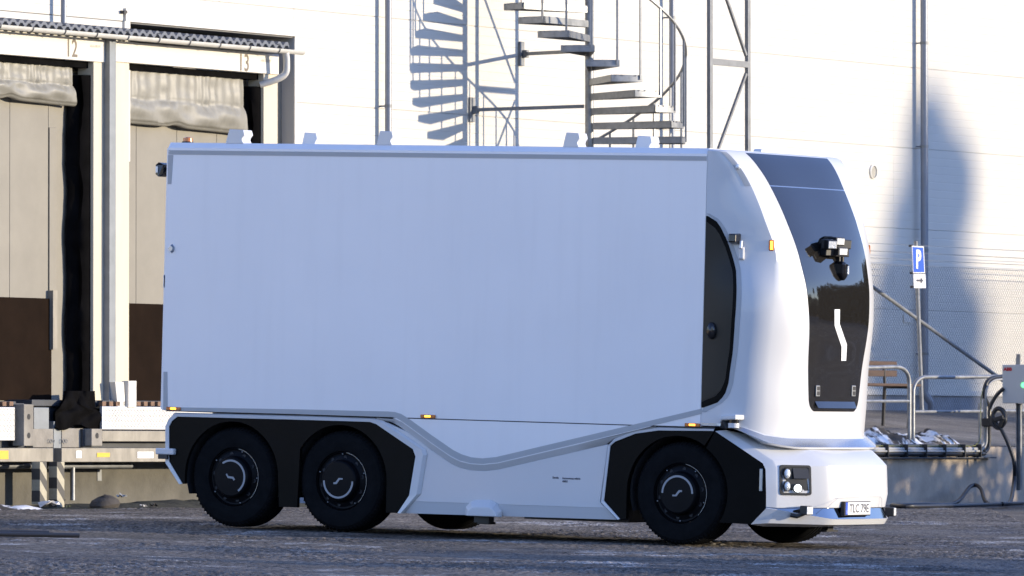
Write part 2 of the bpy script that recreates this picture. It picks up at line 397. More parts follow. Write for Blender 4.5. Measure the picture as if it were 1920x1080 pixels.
# the worn coarse asphalt of the yard: stones and hollows as real relief
def yard_relief():
    rs = np.random.RandomState(4)
    nc, nr = 470, 1000
    d = np.linspace(57.0, 99.5, nr); r = np.linspace(-6.0, 6.0, nc)
    Rr, Dd = np.meshgrid(r, d)
    Rr = Rr + rs.uniform(-.011, .011, Rr.shape); Dd = Dd + rs.uniform(-.02, .02, Dd.shape)
    X = CAM.x + FH.x * Dd + RT.x * Rr; Y = CAM.y + FH.y * Dd + RT.y * Rr
    gz_ = np.vectorize(ground_z)(X)
    def vnoise(sx, sy, seed):
        q = np.random.RandomState(seed).uniform(-1, 1, (64, 64))
        u, v = (X / sx) % 63, (Y / sy) % 63
        i, j = u.astype(int), v.astype(int); fu, fv = u - i, v - j
        fu, fv = fu * fu * (3 - 2 * fu), fv * fv * (3 - 2 * fv)
        return (q[i, j] * (1 - fu) + q[i + 1, j] * fu) * (1 - fv) + (q[i, j + 1] * (1 - fu) + q[i + 1, j + 1] * fu) * fv
    coarse = np.clip(.55 + .6 * vnoise(1.7, 1.3, 1) + .4 * vnoise(.6, .5, 2), .12, 1.3)
    h = .0135 * coarse * rs.uniform(-1, 1, X.shape) + .007 * vnoise(.9, .7, 3) + .010 * vnoise(3.1, 2.3, 5) + .003 * vnoise(.21, .17, 6)
    Z = gz_ + h - .012
    Z = np.minimum(Z, gz_ + .020)
    edge = np.zeros_like(Z, bool); edge[0, :] = edge[-1, :] = edge[:, 0] = edge[:, -1] = True
    Z[edge] = gz_[edge] - .06
    co = np.stack([X, Y, Z], -1).reshape(-1, 3).astype(np.float32)
    k = np.arange((nr - 1) * nc).reshape(nr - 1, nc)[:, :-1].ravel()
    quads = np.stack([k, k + 1, k + nc + 1, k + nc], -1).astype(np.int32)
    # leave out what lies inside the terrace or the building
    cx, cy = co[quads[:, 0], 0], co[quads[:, 0], 1]
    quads = quads[(cx > -.3) & ~((cx < 4.9) & (cy > -5.4))]
    me = bpy.data.meshes.new('yard')
    me.vertices.add(len(co)); me.vertices.foreach_set('co', co.ravel())
    n = len(quads); me.loops.add(n * 4); me.loops.foreach_set('vertex_index', quads.ravel())
    me.polygons.add(n); me.polygons.foreach_set('loop_start', np.arange(n, dtype=np.int32) * 4)
    me.update(calc_edges=True); me.validate()
    at = me.attributes.new('stone', 'FLOAT', 'POINT'); at.data.foreach_set('value', (rs.uniform(0, 1, len(co)) ** 1.3).astype(np.float32))
    me.materials.append(M['yard'])
    o = bpy.data.objects.new('yard', me); C.objects.link(o); return structure(o)
yard_relief()

# ---------------------------------------------------------------- warehouse with ribbed sandwich panels
ware = thing('warehouse', 'large white warehouse with ribbed horizontal wall panels behind the truck', 'warehouse', (0, -5, 0.3))
YP = W(550, 160, 0).y                 # right edge of the dock recess
ZP = W(400, 55, 0).z                  # its head
YA = W(236, 45, 0).y
rows = [1.86, 3.03, 4.20, 5.37, 6.54, 7.71, 8.88, 10.05, 11.22]
cols = [-27.5, -21.44, -15.37, -9.3, -3.23, 2.84, 8.91, 14.98, 21.05, 27.1]
def wall_panel(y0, y1, z0, z1):
    g = 0.003; y0 += g * 0.5; y1 -= g * 0.5; z0 += g; z1 -= g
    n = max(1, round((z1 - z0) / 0.117)); h = (z1 - z0) / n
    prof = [(-0.05, z0), (-0.006, z0), (0.0, z0 + 0.006)]
    for i in range(1, n):
        z = z0 + i * h
        prof += [(0.0, z - 0.006), (-0.0035, z), (0.0, z + 0.006)]
    prof += [(0.0, z1 - 0.006), (-0.006, z1), (-0.05, z1)]
    m = MB().loft([[(x, y, z) for x, z in prof] for y in (y0, y1)])
    m.add([(x, y0, z) for x, z in prof], [tuple(range(len(prof)))]); m.add([(x, y1, z) for x, z in prof], [tuple(range(len(prof)))])
    under(m.build('wall_panel', 'wall', fix=True), ware)
for i in range(len(rows) - 1):
    z0, z1 = rows[i], rows[i + 1]
    for j in range(len(cols) - 1):
        y0, y1 = cols[j], cols[j + 1]
        if z0 >= ZP: wall_panel(y0, y1, z0, z1); continue
        a = max(y0, YP)
        if a < y1 - 0.05: wall_panel(a, y1, z0, z1)
        if z1 > ZP and y0 < YP:
            wall_panel(y0, min(y1, YP), ZP, z1)
            if y0 < YA: wall_panel(y0, min(y1, YA), 5.85, ZP)
under(MB().box((-0.03, YP + .05, 0.2), (-0.012, 27.1, 11.2)).box((-0.03, -27.5, ZP + .02), (-0.012, YP, 11.2)).box((-18, -27.4, 0.2), (-1.2, 27, 11.15)).build('core', 'jamb'), ware)
under(MB().box((-0.05, YP, 0.2), (0.012, 27.1, 1.858)).build('plinth', 'plinth'), ware)
under(MB().box((0.013, YP, 1.80), (0.05, 27.1, 1.875)).build('base_flashing', 'wall_trim'), ware)
# recess head and jamb round dock bay
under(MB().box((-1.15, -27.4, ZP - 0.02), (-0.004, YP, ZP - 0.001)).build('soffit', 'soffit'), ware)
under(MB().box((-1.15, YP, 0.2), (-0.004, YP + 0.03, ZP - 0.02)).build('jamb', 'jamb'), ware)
ya = W(232, 40, 0).y
under(MB().box((0.002, ya, ZP), (0.035, YP + 0.03, ZP + 0.16)).build('head_trim', 'wall_trim'), ware)
under(MB().box((0.002, YP + 0.002, 0.4), (0.02, YP + 0.05, ZP)).build('jamb_trim', 'wall_trim'), ware)
under(MB().box((0.002, ya - 0.02, 4.5), (0.03, ya + 0.10, ZP)).build('jamb_trim', 'wall_trim'), ware)
pv = W(232, 23, 0.02); under(MB().box((0.003, pv.y - 0.05, pv.z - 0.015), (0.06, pv.y + 0.02, pv.z + 0.02)).build('trim_clip', 'iron'), ware)
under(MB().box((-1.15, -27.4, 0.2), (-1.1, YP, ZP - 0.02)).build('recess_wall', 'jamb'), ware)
# round vent
pv = W(1636, 322, 0.0)
v = MB()
prof = [(0.105, 0.0), (0.105, 0.02), (0.088, 0.03), (0.083, 0.012), (0.0, 0.010)]
v.loft([[(x, pv.y + r * math.cos(a * math.pi / 12), pv.z + r * math.sin(a * math.pi / 12)) for a in range(24)] for r, x in prof], True)
vent = under(v.build('vent', 'wall_trim', smooth=True), ware)
for k in range(-4, 5):
    z = k * 0.018; w_ = math.sqrt(max(0.0, 0.082 ** 2 - z * z))
    o = MB().box((0.011, pv.y - w_, pv.z + z - 0.005), (0.022, pv.y + w_, pv.z + z + 0.004)).build('louvre', 'steel_dull'); o.parent = vent
pv = W(1701, 598, 0.0)
plq = under(MB().box((0.004, pv.y - 0.14, pv.z - 0.05), (0.02, pv.y + 0.14, pv.z + 0.06)).build('wall_plate', 'wall_trim'), ware)
# small lamp shade and dark fitting at far right of wall

# ---------------------------------------------------------------- downpipes standing off the wall
def downpipe(px, z0, z1, r, label, elbow=False, X=0.13):
    y = W(px, 200, X).y
    t = thing('downpipe', label, 'downpipe', (X, y, z0), 'downpipes on the warehouse wall')
    path = [(X, y, z1), (X, y, z0 + (0.32 if elbow else 0))]
    if elbow:
        path += [(X, y, z0 + 0.28), (X + 0.03, y + 0.05, z0 + 0.20), (X + 0.06, y + 0.10, z0 + 0.13), (X + 0.06, y + 0.10, z0)]
    under(MB().tube(path, r, 16).build('pipe', 'pipe', smooth=True), t)
    for z in [z for z in (2.4, 3.9, 5.4, 6.9, 8.4) if z0 < z < z1]:
        under(MB().tube([(X, y, z - 0.02), (X, y, z + 0.02)], r + 0.006, 16).bar((0, y, z), (X, y, z), 0.02, 0.02).build('pipe_clip', 'steel_dull', smooth=True), t)
downpipe(119, W(119, 52, 0.13).z, 11, 0.035, 'slim grey downpipe above the corrugated canopy of the dock numbered 12')
downpipe(728, 0.4, 11, 0.043, 'slim grey downpipe between the loading docks and the spiral stair')
downpipe(1260, 1.6, 11, 0.040, 'slim grey downpipe seen behind the spiral staircase handrail')
downpipe(1733, 1.55, 11, 0.055, 'thick grey downpipe with bent foot behind the blue parking sign', True)

# ---------------------------------------------------------------- loading docks
XH = 0.15
def zrow(px, py, X): return W(px, py, X).z
def ybar(px, X): return W(px, 400, X).y
# shared canopy
can = thing('canopy', 'grey corrugated canopy with pale gutter over both loading docks', 'canopy', W(300, 90, 0.35))
yc0, yc1 = ybar(-160, 0.35), ybar(538, 0.35)
zc = (zrow(270, 72, 0.35) + zrow(60, 47, 0.35)) / 2
n = int((yc1 - yc0) / 0.0125)
prof = [(yc0 + (yc1 - yc0) * i / n) for i in range(n + 1)]
def wave(y): 
    t = (y / 0.165) % 1.0
    return 0.028 if 0.30 < t < 0.70 else (-0.012 if (t < 0.15 or t > 0.85) else 0.008)
ztop = zrow(270, 60, 0.38)
m = MB().loft([[(x, y, ztop + wave(y) + (0.38 - x) * 0.05 + dz) for y in prof] for x, dz in ((-0.9, 0.0), (0.38, 0.0), (0.38, -0.045), (-0.9, -0.045))], False)
under(m.build('corrugated_roof', 'canopy'), can)
gy = [yc0, yc1 + 0.35]
zg = ztop - 0.062
seg = []
m = MB(); rg = 0.052
ring = [(0.36 + rg * math.cos(a), zg + rg * math.sin(a)) for a in [math.pi + k * math.pi / 10 for k in range(11)]]
ring_in = [(0.36 + (rg - 0.006) * math.cos(a), zg + (rg - 0.006) * math.sin(a)) for a in [2 * math.pi - k * math.pi / 10 for k in range(11)]]
m.loft([[(x, y, z) for x, z in ring + ring_in] for y in gy], True, True)
under(m.build('gutter', 'gutter', smooth=True), can)
y = gy[0] + 0.3
while y < gy[1]:
    m = MB().loft([[(0.36 + rr * math.cos(a), y + d, zg + rr * math.sin(a)) for a in [math.pi * 1.05 + k * math.pi * 0.98 / 10 for k in range(11)]] for rr, d in ((rg + 0.006, -0.01), (rg + 0.008, 0.01))])
    m.bar((0.2, y, zg + 0.05), (0.42, y + 0.0, zg + 0.055), 0.02, 0.008)
    under(m.build('gutter_bracket', 'dark_steel'), can); y += 0.69
under(MB().box((0.10, yc0, zg + 0.02), (0.29, yc1, ztop - 0.05)).build('fascia', 'wall_trim'), can)
# gutter outlet pipe with two bends at the right end
pe = W(536, 96, 0.36)
path = smooth_path([(0.36, pe.y, zg - 0.04), (0.36, pe.y + 0.02, zg - 0.16), (0.34, pe.y + 0.02, zg - 0.30), (0.24, pe.y - 0.06, zg - 0.38), (0.08, pe.y - 0.16, zg - 0.44)])
under(MB().tube(path, 0.042, 14).build('outlet_pipe', 'gutter', smooth=True), can)

def dock(name, label, xl, xr, xpost_l, xpost_r, number, xnum, ynum, post_l):
    """xl..xr: opening between posts; the post pair on its right is xpost_l..xpost_r"""
    X = XH
    base = W((xl + xr) / 2, 755, X)
    t = thing(name, label, 'loading dock', base, 'loading docks')
    hy = 842.0
    # header board
    y0, y1 = ybar(xl - (32 if post_l else 0), X), ybar(xpost_r, X)
    zt = zg - 0.05
    zb = (zrow(178, 115.5, X) if number == '12' else zrow(xr, 138, X))
    hb = MB().box((X - 0.12, y0, zb), (X, y1, zt)).build('header_board', 'wall_trim', bevel=0.006); under(hb, t)
    p = W(xnum, ynum, X)
    for s_, txt, sz, dx, dz in ((0, number, 0.30, 0, 0), (1, 'ASSA ABLOY', 0.045, 0.52, 0.055)):
        o = text_mesh('lettering', txt, sz, 'num' if s_ == 0 else 'num2', frame((X + 0.002, p.y + dx, p.z + dz), (0, 1, 0), (0, 0, 1)), None, 0.9, 0.001, .003 if s_ == 0 else 0); 
        o.parent = hb; o.matrix_parent_inverse = Matrix.Identity(4)
    # posts
    ya_, yb_ = ybar(xpost_l, X), ybar(xpost_r, X)
    zbot = zrow(xpost_l, 752, X)
    under(MB().box((X - 0.25, ya_, zbot), (X - 0.02, yb_, zb)).build('post', 'cream', bevel=0.008), t)
    if post_l:
        under(MB().box((X - 0.25, ybar(xl - 26, X), zbot + 0.05), (X - 0.02, ybar(xl, X), zb)).build('post', 'cream', bevel=0.008), t)
    yL, yR = ybar(xl, X), ya_
    Xd = -0.17
    # black bar put in as the recess shade above the curtain; side seal
    under(MB().box((X - 0.3, yL, zb - 0.075), (X - 0.1, yR, zb - 0.005)).build('head_shade', 'seal'), t)
    rnd = random.Random(7 + int(number))
    rings = []
    for k in range(34):
        z = zbot - 0.02 + (zb - 0.14 - zbot) * k / 33
        w1 = 0.035 * math.sin(k * 0.7 + int(number)) + rnd.uniform(-0.02, 0.02)
        rings.append([(X - 0.06, yR - 0.004, z), (X - 0.08, yR - 0.07 + w1 * 0.3, z), (X - 0.12 + w1 * 0.3, yR - 0.12 + w1 * .6, z), (X - 0.17, yR - 0.10 + w1, z), (X - 0.21 + w1 * .3, yR - 0.16 + w1 * .5, z), (Xd + 0.04, yR - 0.20 + w1 * .5, z), (Xd + 0.01, yR - 0.004, z)])
    under(MB().loft(rings, True, True).build('side_seal', 'seal', smooth=True, angle=60), t)
    if post_l:
        rings = [[(X - 0.2, yL + 0.004, z), (X - 0.2, yL + 0.04, z), (Xd, yL + 0.04, z), (Xd, yL + 0.004, z)] for z in (zbot, zb - .14)]
        under(MB().loft(rings, True, True).build('side_seal', 'seal'), t)
    # curtain
    zc1 = zb - 0.05
    zc0 = zrow(120, 184, X - 0.15) if number == '12' else zrow(350, 231, X - 0.15)
    ny, nz = 110, 26
    yc1_ = yR - 0.24
    grid = []
    def cur(u, v):
        y = yL + 0.01 + (yc1_ - yL - 0.01) * u; z = zc1 + (zc0 - zc1) * v
        pl = 0.010 * math.sin(u * 92 + 2.3 * math.sin(u * 9)) * (1 + .5 * math.sin(u * 21)) * (1 if v < 0.58 else max(0, 1 - (v - 0.58) * 5))
        sw = 0.0
        for a, b, c in ((17, 9, 0.9), (26, -14, 2.2), (9, 16, 0.3)):
            sw += 0.009 * math.sin(a * u + b * v + c) * (0.35 if v < 0.58 else 1.0)
        bulge = 0.035 * math.sin(math.pi * min(1, max(0, (v - 0.6) / 0.4))) if v > 0.6 else -0.01 * math.exp(-((v - 0.59) / 0.03) ** 2)
        sag = -0.05 * u * max(0, v - 0.5) * 2 + (0.03 * math.exp(-((u - 0.45) / 0.05) ** 2) * v ** 4)
        return (X - 0.16 + pl + sw + bulge, y + 0.06 * v * v * u, z + sag)
    for j in range(nz + 1): grid.append([cur(i / ny, j / nz) for i in range(ny + 1)])
    for j in range(6):
        a = j * math.pi / 6
        grid.append([(cur(i / ny, 1)[0] - 0.05 + 0.05 * math.cos(a), cur(i / ny, 1)[1], cur(i / ny, 1)[2] - 0.04 * math.sin(a)) for i in range(ny + 1)])
    cu = under(MB().loft(grid).build('curtain', 'vinyl', smooth=True, angle=80, fix=False), t)
    # door behind: cream panels
    zd0 = zbot - 0.03
    w_ = (yR + 0.3 - yL + 0.3) / 4
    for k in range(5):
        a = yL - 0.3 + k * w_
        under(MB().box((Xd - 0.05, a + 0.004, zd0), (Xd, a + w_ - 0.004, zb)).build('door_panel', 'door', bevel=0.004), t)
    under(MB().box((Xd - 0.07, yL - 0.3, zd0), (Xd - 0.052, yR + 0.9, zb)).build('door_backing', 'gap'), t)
    return t, zb, zbot, yL, yR, Xd
M['num'] = mat('grey_number_print', (0.16, 0.13, 0.10), 0.6)
M['num2'] = mat('faint_small_print', (0.62, 0.56, 0.48), 0.6)
d12 = dock('loading_dock', 'left loading dock numbered 12 with short grey curtain and brown kick board', -60, 178, 178, 205, '12', 134, 92, False)
d13 = dock('loading_dock', 'loading dock numbered 13 with longer wrinkled curtain, partly behind the cargo box', 245, 497, 497, 523, '13', 457, 119, True)
for d, px0, px1, ptop, pbot in ((d12, -80, 97, 557, 751), (d13, 160, 420, 570, 752)):
    t, zb, zbot, yL, yR, Xd = d
    a, b = W(px0, ptop, Xd + 0.03), W(px1, ptop, Xd + 0.03)
    under(MB().box((Xd + 0.002, a.y, zrow(60, pbot, Xd)), (Xd + 0.03, b.y, W((px0 + px1) / 2, ptop, Xd + .03).z)).build('kick_board', 'brown', bevel=0.004), t)
t = d12[0]; Xd = d12[5]
a = W(104, 250, Xd + 0.1); b = W(120, 250, Xd + 0.1)
under(MB().box((Xd + 0.002, a.y, W(110, 655, Xd).z), (Xd + 0.018, b.y - .04, W(110, 240, Xd).z)).build('door_track', 'door', bevel=0.005), t)
a = W(97, 600, Xd + 0.06); b = W(105, 600, Xd + 0.06)
under(MB().box((Xd + 0.002, a.y, W(100, 656, Xd).z), (Xd + 0.08, b.y, W(100, 545, Xd).z)).build('cable_duct', 'metal_worn'), t)
# grey post between the docks
o = MB().box(*wbox(206, 68, 218, 770, 0.22, 0.12)).build('steel_post', 'post_grey', bevel=0.006)
tag(o, 'slim grey steel post between the docks numbered 12 and 13', 'post')
# white stub boards and sill at the foot of the posts
for i, (x0, y0, x1, y1, xx) in enumerate(((216, 716, 236, 764, 0.30), (241, 714, 256, 764, 0.34))):
    o = MB().prism([W(x0, y0, xx), W(x1 - (4 if i == 0 else 0), y0, xx), W(x1, y1, xx), W(x0 + (5 if i == 0 else 0), y1, xx)],
                   [p - Vector((0.1, 0, 0)) for p in (W(x0, y0, xx), W(x1 - (4 if i == 0 else 0), y0, xx), W(x1, y1, xx), W(x0 + (5 if i == 0 else 0), y1, xx))]).build('foot_guard', 'wall_trim', bevel=0.004)
    tag(o, ['wider leaning white guard plate at the foot of the grey post', 'narrow upright white guard plate left of the brown board of dock 13'][i], 'guard plate')
# ---- dock pit: levellers, buffers, beams, legs
def dock_part(root, name, px0, py0, px1, py1, X, th, m, bevel=0.006):
    o = MB().box(*wbox(px0, py0, px1, py1, X, th)).build(name, m, bevel=bevel); return under(o, root)
lev12 = thing('dock_leveller', 'dock leveller edge under the brown board of dock 12', 'dock leveller', W(15, 825, 0.3), 'dock levellers')
lev13 = thing('dock_leveller', 'dock leveller with broad bright tread plate beside the truck rear', 'dock leveller', W(240, 825, 0.3), 'dock levellers')
dock_part(lev12, 'tread_plate', -60, 763, 28, 826, 0.32, 0.04, 'tread')
dock_part(lev13, 'tread_plate', 192, 763, 470, 806, 0.32, 0.04, 'tread')
dock_part(lev13, 'lip_beam', 192, 808, 470, 828, 0.34, 0.06, 'metal_worn')
for root, x0, x1 in ((lev12, -60, 30), (lev13, 192, 470)):
    dock_part(root, 'deck', x0, 752, x1, 762, 0.26, 0.6, 'dark_steel')
    px = x0
    while px < x1:
        dock_part(root, 'hinge', px, 753, px + 7, 761, 0.30, 0.05, 'rust', 0); px += 13
# raised lozenges of the tread plate
for root, x0, x1, y0, y1 in ((lev12, -60, 27, 766, 822), (lev13, 194, 330, 766, 803)):
    m = MB(); A, B = W(x0, y0, .321), W(x1, y1, .321); k = 0
    z = B.z + .02
    while z < A.z:
        y = A.y + (0.02 if k % 2 else 0.055)
        while y < B.y:
            s = .012 if k % 2 else -.012
            m.prism([(0.320, y - .018, z - s), (0.320, y - .014, z - s - .005), (0.320, y + .018, z + s), (0.320, y + .014, z + s + .005)],
                    [(0.325, y - .018, z - s), (0.325, y - .014, z - s - .005), (0.325, y + .018, z + s), (0.325, y + .014, z + s + .005)]); y += .07
        z += .032; k += 1
    under(stuff(m.build('tread_pattern', 'tread')), root)
pit = thing('dock_apron', 'weathered concrete and steel dock front between the two dock levellers', 'dock front', W(110, 866, 0.3))
dock_part(pit, 'sill', 60, 750, 214, 762, 0.20, 0.5, 'dark_steel')
dock_part(pit, 'concrete_block', 62, 804, 100, 839, 0.26, 0.4, 'conc')
dock_part(pit, 'concrete_block', 116, 803, 156, 839, 0.26, 0.4, 'conc')
dock_part(pit, 'dark_web', 30, 756, 46, 838, 0.24, 0.4, 'dark_steel')
dock_part(pit, 'backing', -60, 764, 470, 840, 0.16, 0.5, 'dark_steel')
dock_part(pit, 'channel', 64, 764, 92, 806, 0.24, 0.2, 'post_grey')
dock_part(pit, 'channel', 101, 790, 115, 866, 0.25, 0.15, 'post_grey')
for x0, y0, x1, y1 in ((45, 758, 63, 836), (172, 804, 192, 836)):
    o = dock_part(pit, 'buffer', x0, y0, x1, y1, 0.40, 0.16, 'conc')
    for yy in ((0.3, 0.75) if x0 == 45 else (0.4,)):
        p = W((x0 + x1) / 2, y0 + (y1 - y0) * yy, 0.402)
        h = MB().loft([[(0.403 - d, p.y + r * math.cos(a), p.z + r * math.sin(a)) for a in [k * math.pi / 6 for k in range(12)]] for d, r in ((0, 0.035), (0, 0.0))], True).build('buffer_hole', 'gap', fix=False); under(h, o)
dock_part(pit, 'buffer_bracket', 156, 804, 172, 838, 0.30, 0.2, 'dark_steel')
b1 = dock_part(pit, 'edge_beam', -60, 840, 100, 866, 0.36, 0.16, 'metal_worn')
b2 = dock_part(pit, 'edge_beam', 116, 840, 470, 866, 0.36, 0.16, 'metal_worn')
for x0, y0, x1, y1, mm, b in ((-20, 845, 16, 861, 'yellow', b1), (143, 845, 153, 859, 'white_sign', b2), (182, 849, 206, 857, 'yellow', b2), (258, 847, 288, 859, 'white_sign', b2)):
    lo, hi = wbox(x0, y0, x1, y1, 0.365, 0.004)
    under(MB().box(lo, hi).build('sticker', mm), b)
for px in (98, 122):                  # shackles
    p = W(px, 827, 0.29); m = MB()
    for s in (-1, 1):
        c = Vector((0.29, p.y + s * 0.026, p.z))
        m.tube([c + Vector((0, 0.022 * math.cos(a), 0.022 * math.sin(a))) for a in [k * math.pi / 5 for k in range(11)]], 0.004, 6)
    under(m.build('shackle', 'steel_dull', smooth=True), pit)
for i, (x0, x1, yb) in enumerate(((75, 88, 946), (107, 121, 951))):
    o = MB().box(*wbox(x0, 866, x1, yb, 0.46, 0.12)).build('striped_leg', 'stripe', bevel=0.004)
    tag(o, ['cream and grey striped leg under the left end beam, nearer dock 12', 'cream and grey striped leg under the beam, nearer the truck'][i], 'support leg', 'striped dock legs')
    under(MB().box(*wbox(x0 - 1, 866, x1 - 5, 938, 0.20, 0.10)).build('inner_leg', 'dark_steel'), pit)
# collapsed rubber skirt hanging below the seal of dock 12
rnd = random.Random(5)
LE = [(123, 733), (122, 748), (112, 764), (103, 773), (105, 802)]; RE = [(178, 733), (179, 766), (206, 771), (202, 785), (184, 800)]
g = []
nu, nv = 26, 18
for j in range(nv + 1):
    v = j / nv * 4; i0 = min(3, int(v)); f = v - i0
    l = (LE[i0][0] + (LE[i0 + 1][0] - LE[i0][0]) * f, LE[i0][1] + (LE[i0 + 1][1] - LE[i0][1]) * f); r_ = (RE[i0][0] + (RE[i0 + 1][0] - RE[i0][0]) * f, RE[i0][1] + (RE[i0 + 1][1] - RE[i0][1]) * f)
    row = []
    for i in range(nu + 1):
        u = i / nu
        px, py = l[0] + (r_[0] - l[0]) * u, l[1] + (r_[1] - l[1]) * u + (5 * math.sin(u * 9) if j == nv else 0)
        fold = .045 * abs(math.sin(u * 6 + v * .9)) + .018 * abs(math.sin(u * 9 - v * 1.2 + 1))
        row.append(W(px, py, .20 + fold + .05 * math.sin(min(1, v / 2) * math.pi / 2)))
    g.append(row)
m = MB().loft(g)
m.loft([[p - Vector((.03, 0, 0)) for p in row] for row in g])
sk = m.build('rubber_skirt', 'seal', smooth=True, angle=40, fix=False)
tag(sk, 'crumpled black rubber flap hanging under the seal of dock 12', 'rubber flap')
# concrete wall, duct, pipe under the docks
o = MB().box((-1.0, -26, 0.1), (-0.35, W(640, 900, -0.35).y, W(150, 866, -0.3).z + 0.35)).build('foundation_wall', 'conc_shade')
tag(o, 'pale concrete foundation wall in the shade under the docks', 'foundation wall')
for a, b in ((-60, 245),):
    p0, p1 = W(a, 874, 0.0), W(b, 873, 0.0)
    o = MB().tube([p0, (0, p1.y, p0.z)], 0.035, 12).build('duct_pipe', 'steel_dull', smooth=True); tag(o, 'horizontal grey pipe running under the dock beams', 'pipe')
p0, p1 = W(136, 876, 0.02), W(136, 938, 0.02)
o = MB().tube([p0, p1], 0.03, 12).build('drain_pipe', 'steel', smooth=True); tag(o, 'short upright pale pipe right of the striped legs', 'pipe')
o = MB().box(*wbox(183, 880, 191, 902, -0.34, 0.05)).build('junction_box', 'steel_dull', bevel=.004); tag(o, 'small grey box on the foundation wall under the dock', 'junction box')
# mossy dirt strip
def lump(cx, cy, lx, ly, h, nx, ny, seed, zf):
    rnd = random.Random(seed); g = []
    ph = [rnd.uniform(0, 6.28) for _ in range(12)]
    for i in range(nx + 1):
        r = []
        for j in range(ny + 1):
            u, v = i / nx * 2 - 1, j / ny * 2 - 1
            e = max(0, (1 - u * u)) ** 0.6 * max(0, (1 - v * v)) ** 0.6
            nz = 0.62 + 0.14 * math.sin(u * 5 + v * 6 + ph[0]) + 0.13 * math.sin(v * 14 - u * 4 + ph[1]) + 0.08 * math.sin(v * 31 + u * 11 + ph[2]) + rnd.uniform(-.05, .05)
            x, y = cx + u * lx / 2, cy + v * ly / 2
            r.append((x, y, zf(x) - 0.02 + e * h * max(0.05, nz)))
        g.append(r)
    return MB().loft(g)
yd0, yd1 = W(118, 940, 0.8).y, W(640, 940, 0.8).y
o = lump(0.35, (yd0 + yd1) / 2, 2.0, yd1 - yd0, 0.12, 14, 60, 3, ground_z).build('dirt_strip', 'dirt', smooth=True, angle=70); structure(o)
rnd = random.Random(11)
m = MB()
p = W(195, 944, 1.0)
rings = []
for k in range(7):
    a = -math.pi / 2 + math.pi * k / 6
    rings.append([(p.x + 0.16 * math.cos(a) * math.cos(b) * (1 + .1 * math.sin(3 * b)), p.y + 0.22 * math.cos(a) * math.sin(b) * (1 + .12 * math.sin(2 * b + 1)), ground_z(p.x) + 0.05 + 0.10 * math.sin(a) + 0.02 * math.sin(b)) for b in [q * math.pi / 6 for q in range(12)]])
o = m.loft(rings, True, True).build('boulder', 'stone', smooth=True); tag(o, 'smooth dark stone lying on the dirt below the dock', 'stone')
def scrap(px, py, X, s, m_, seed):
    r = random.Random(seed); p = W(px, py, X); z = ground_z(X) + 0.012 + 0.10 * (X < 1.0)
    g = [[(p.x + s * (i / 3 - .5) + r.uniform(-.2, .2) * s, p.y + s * 1.6 * (j / 4 - .5) + r.uniform(-.2, .2) * s, z + r.uniform(0, .7) * s) for j in range(5)] for i in range(4)]
    return MB().loft(g).build('litter_scrap', m_, fix=False)
for i, (px, py, X, s, mm, lab) in enumerate(((228, 910, 0.3, 0.09, 'cable_grey', 'crumpled pale plastic against the foundation wall'), (92, 942, 1.0, 0.14, 'litter', 'white scrap between the two striped legs'),
        (128, 951, 1.1, 0.05, 'cable_yg', 'tiny greenish scrap right of the striped legs'), (268, 948, 1.2, 0.06, 'litter', 'small pale scrap at the edge of the dirt'), (288, 947, 1.2, 0.07, 'stone', 'small brown clod at the edge of the dirt near the rear wheel'))):
    tag(scrap(px, py, X, s, mm, 20 + i), lab, 'litter')
p0, p1 = W(-60, 945, 0.9), W(64, 948, 0.9)
o = lump(0.9, (p0.y + p1.y) / 2, 0.7, p1.y - p0.y, 0.10, 12, 40, 9, ground_z).build('snow_heap', 'snow', smooth=True, angle=60)
tag(o, 'low heap of dirty snow and scraps left of the striped legs', 'snow heap')

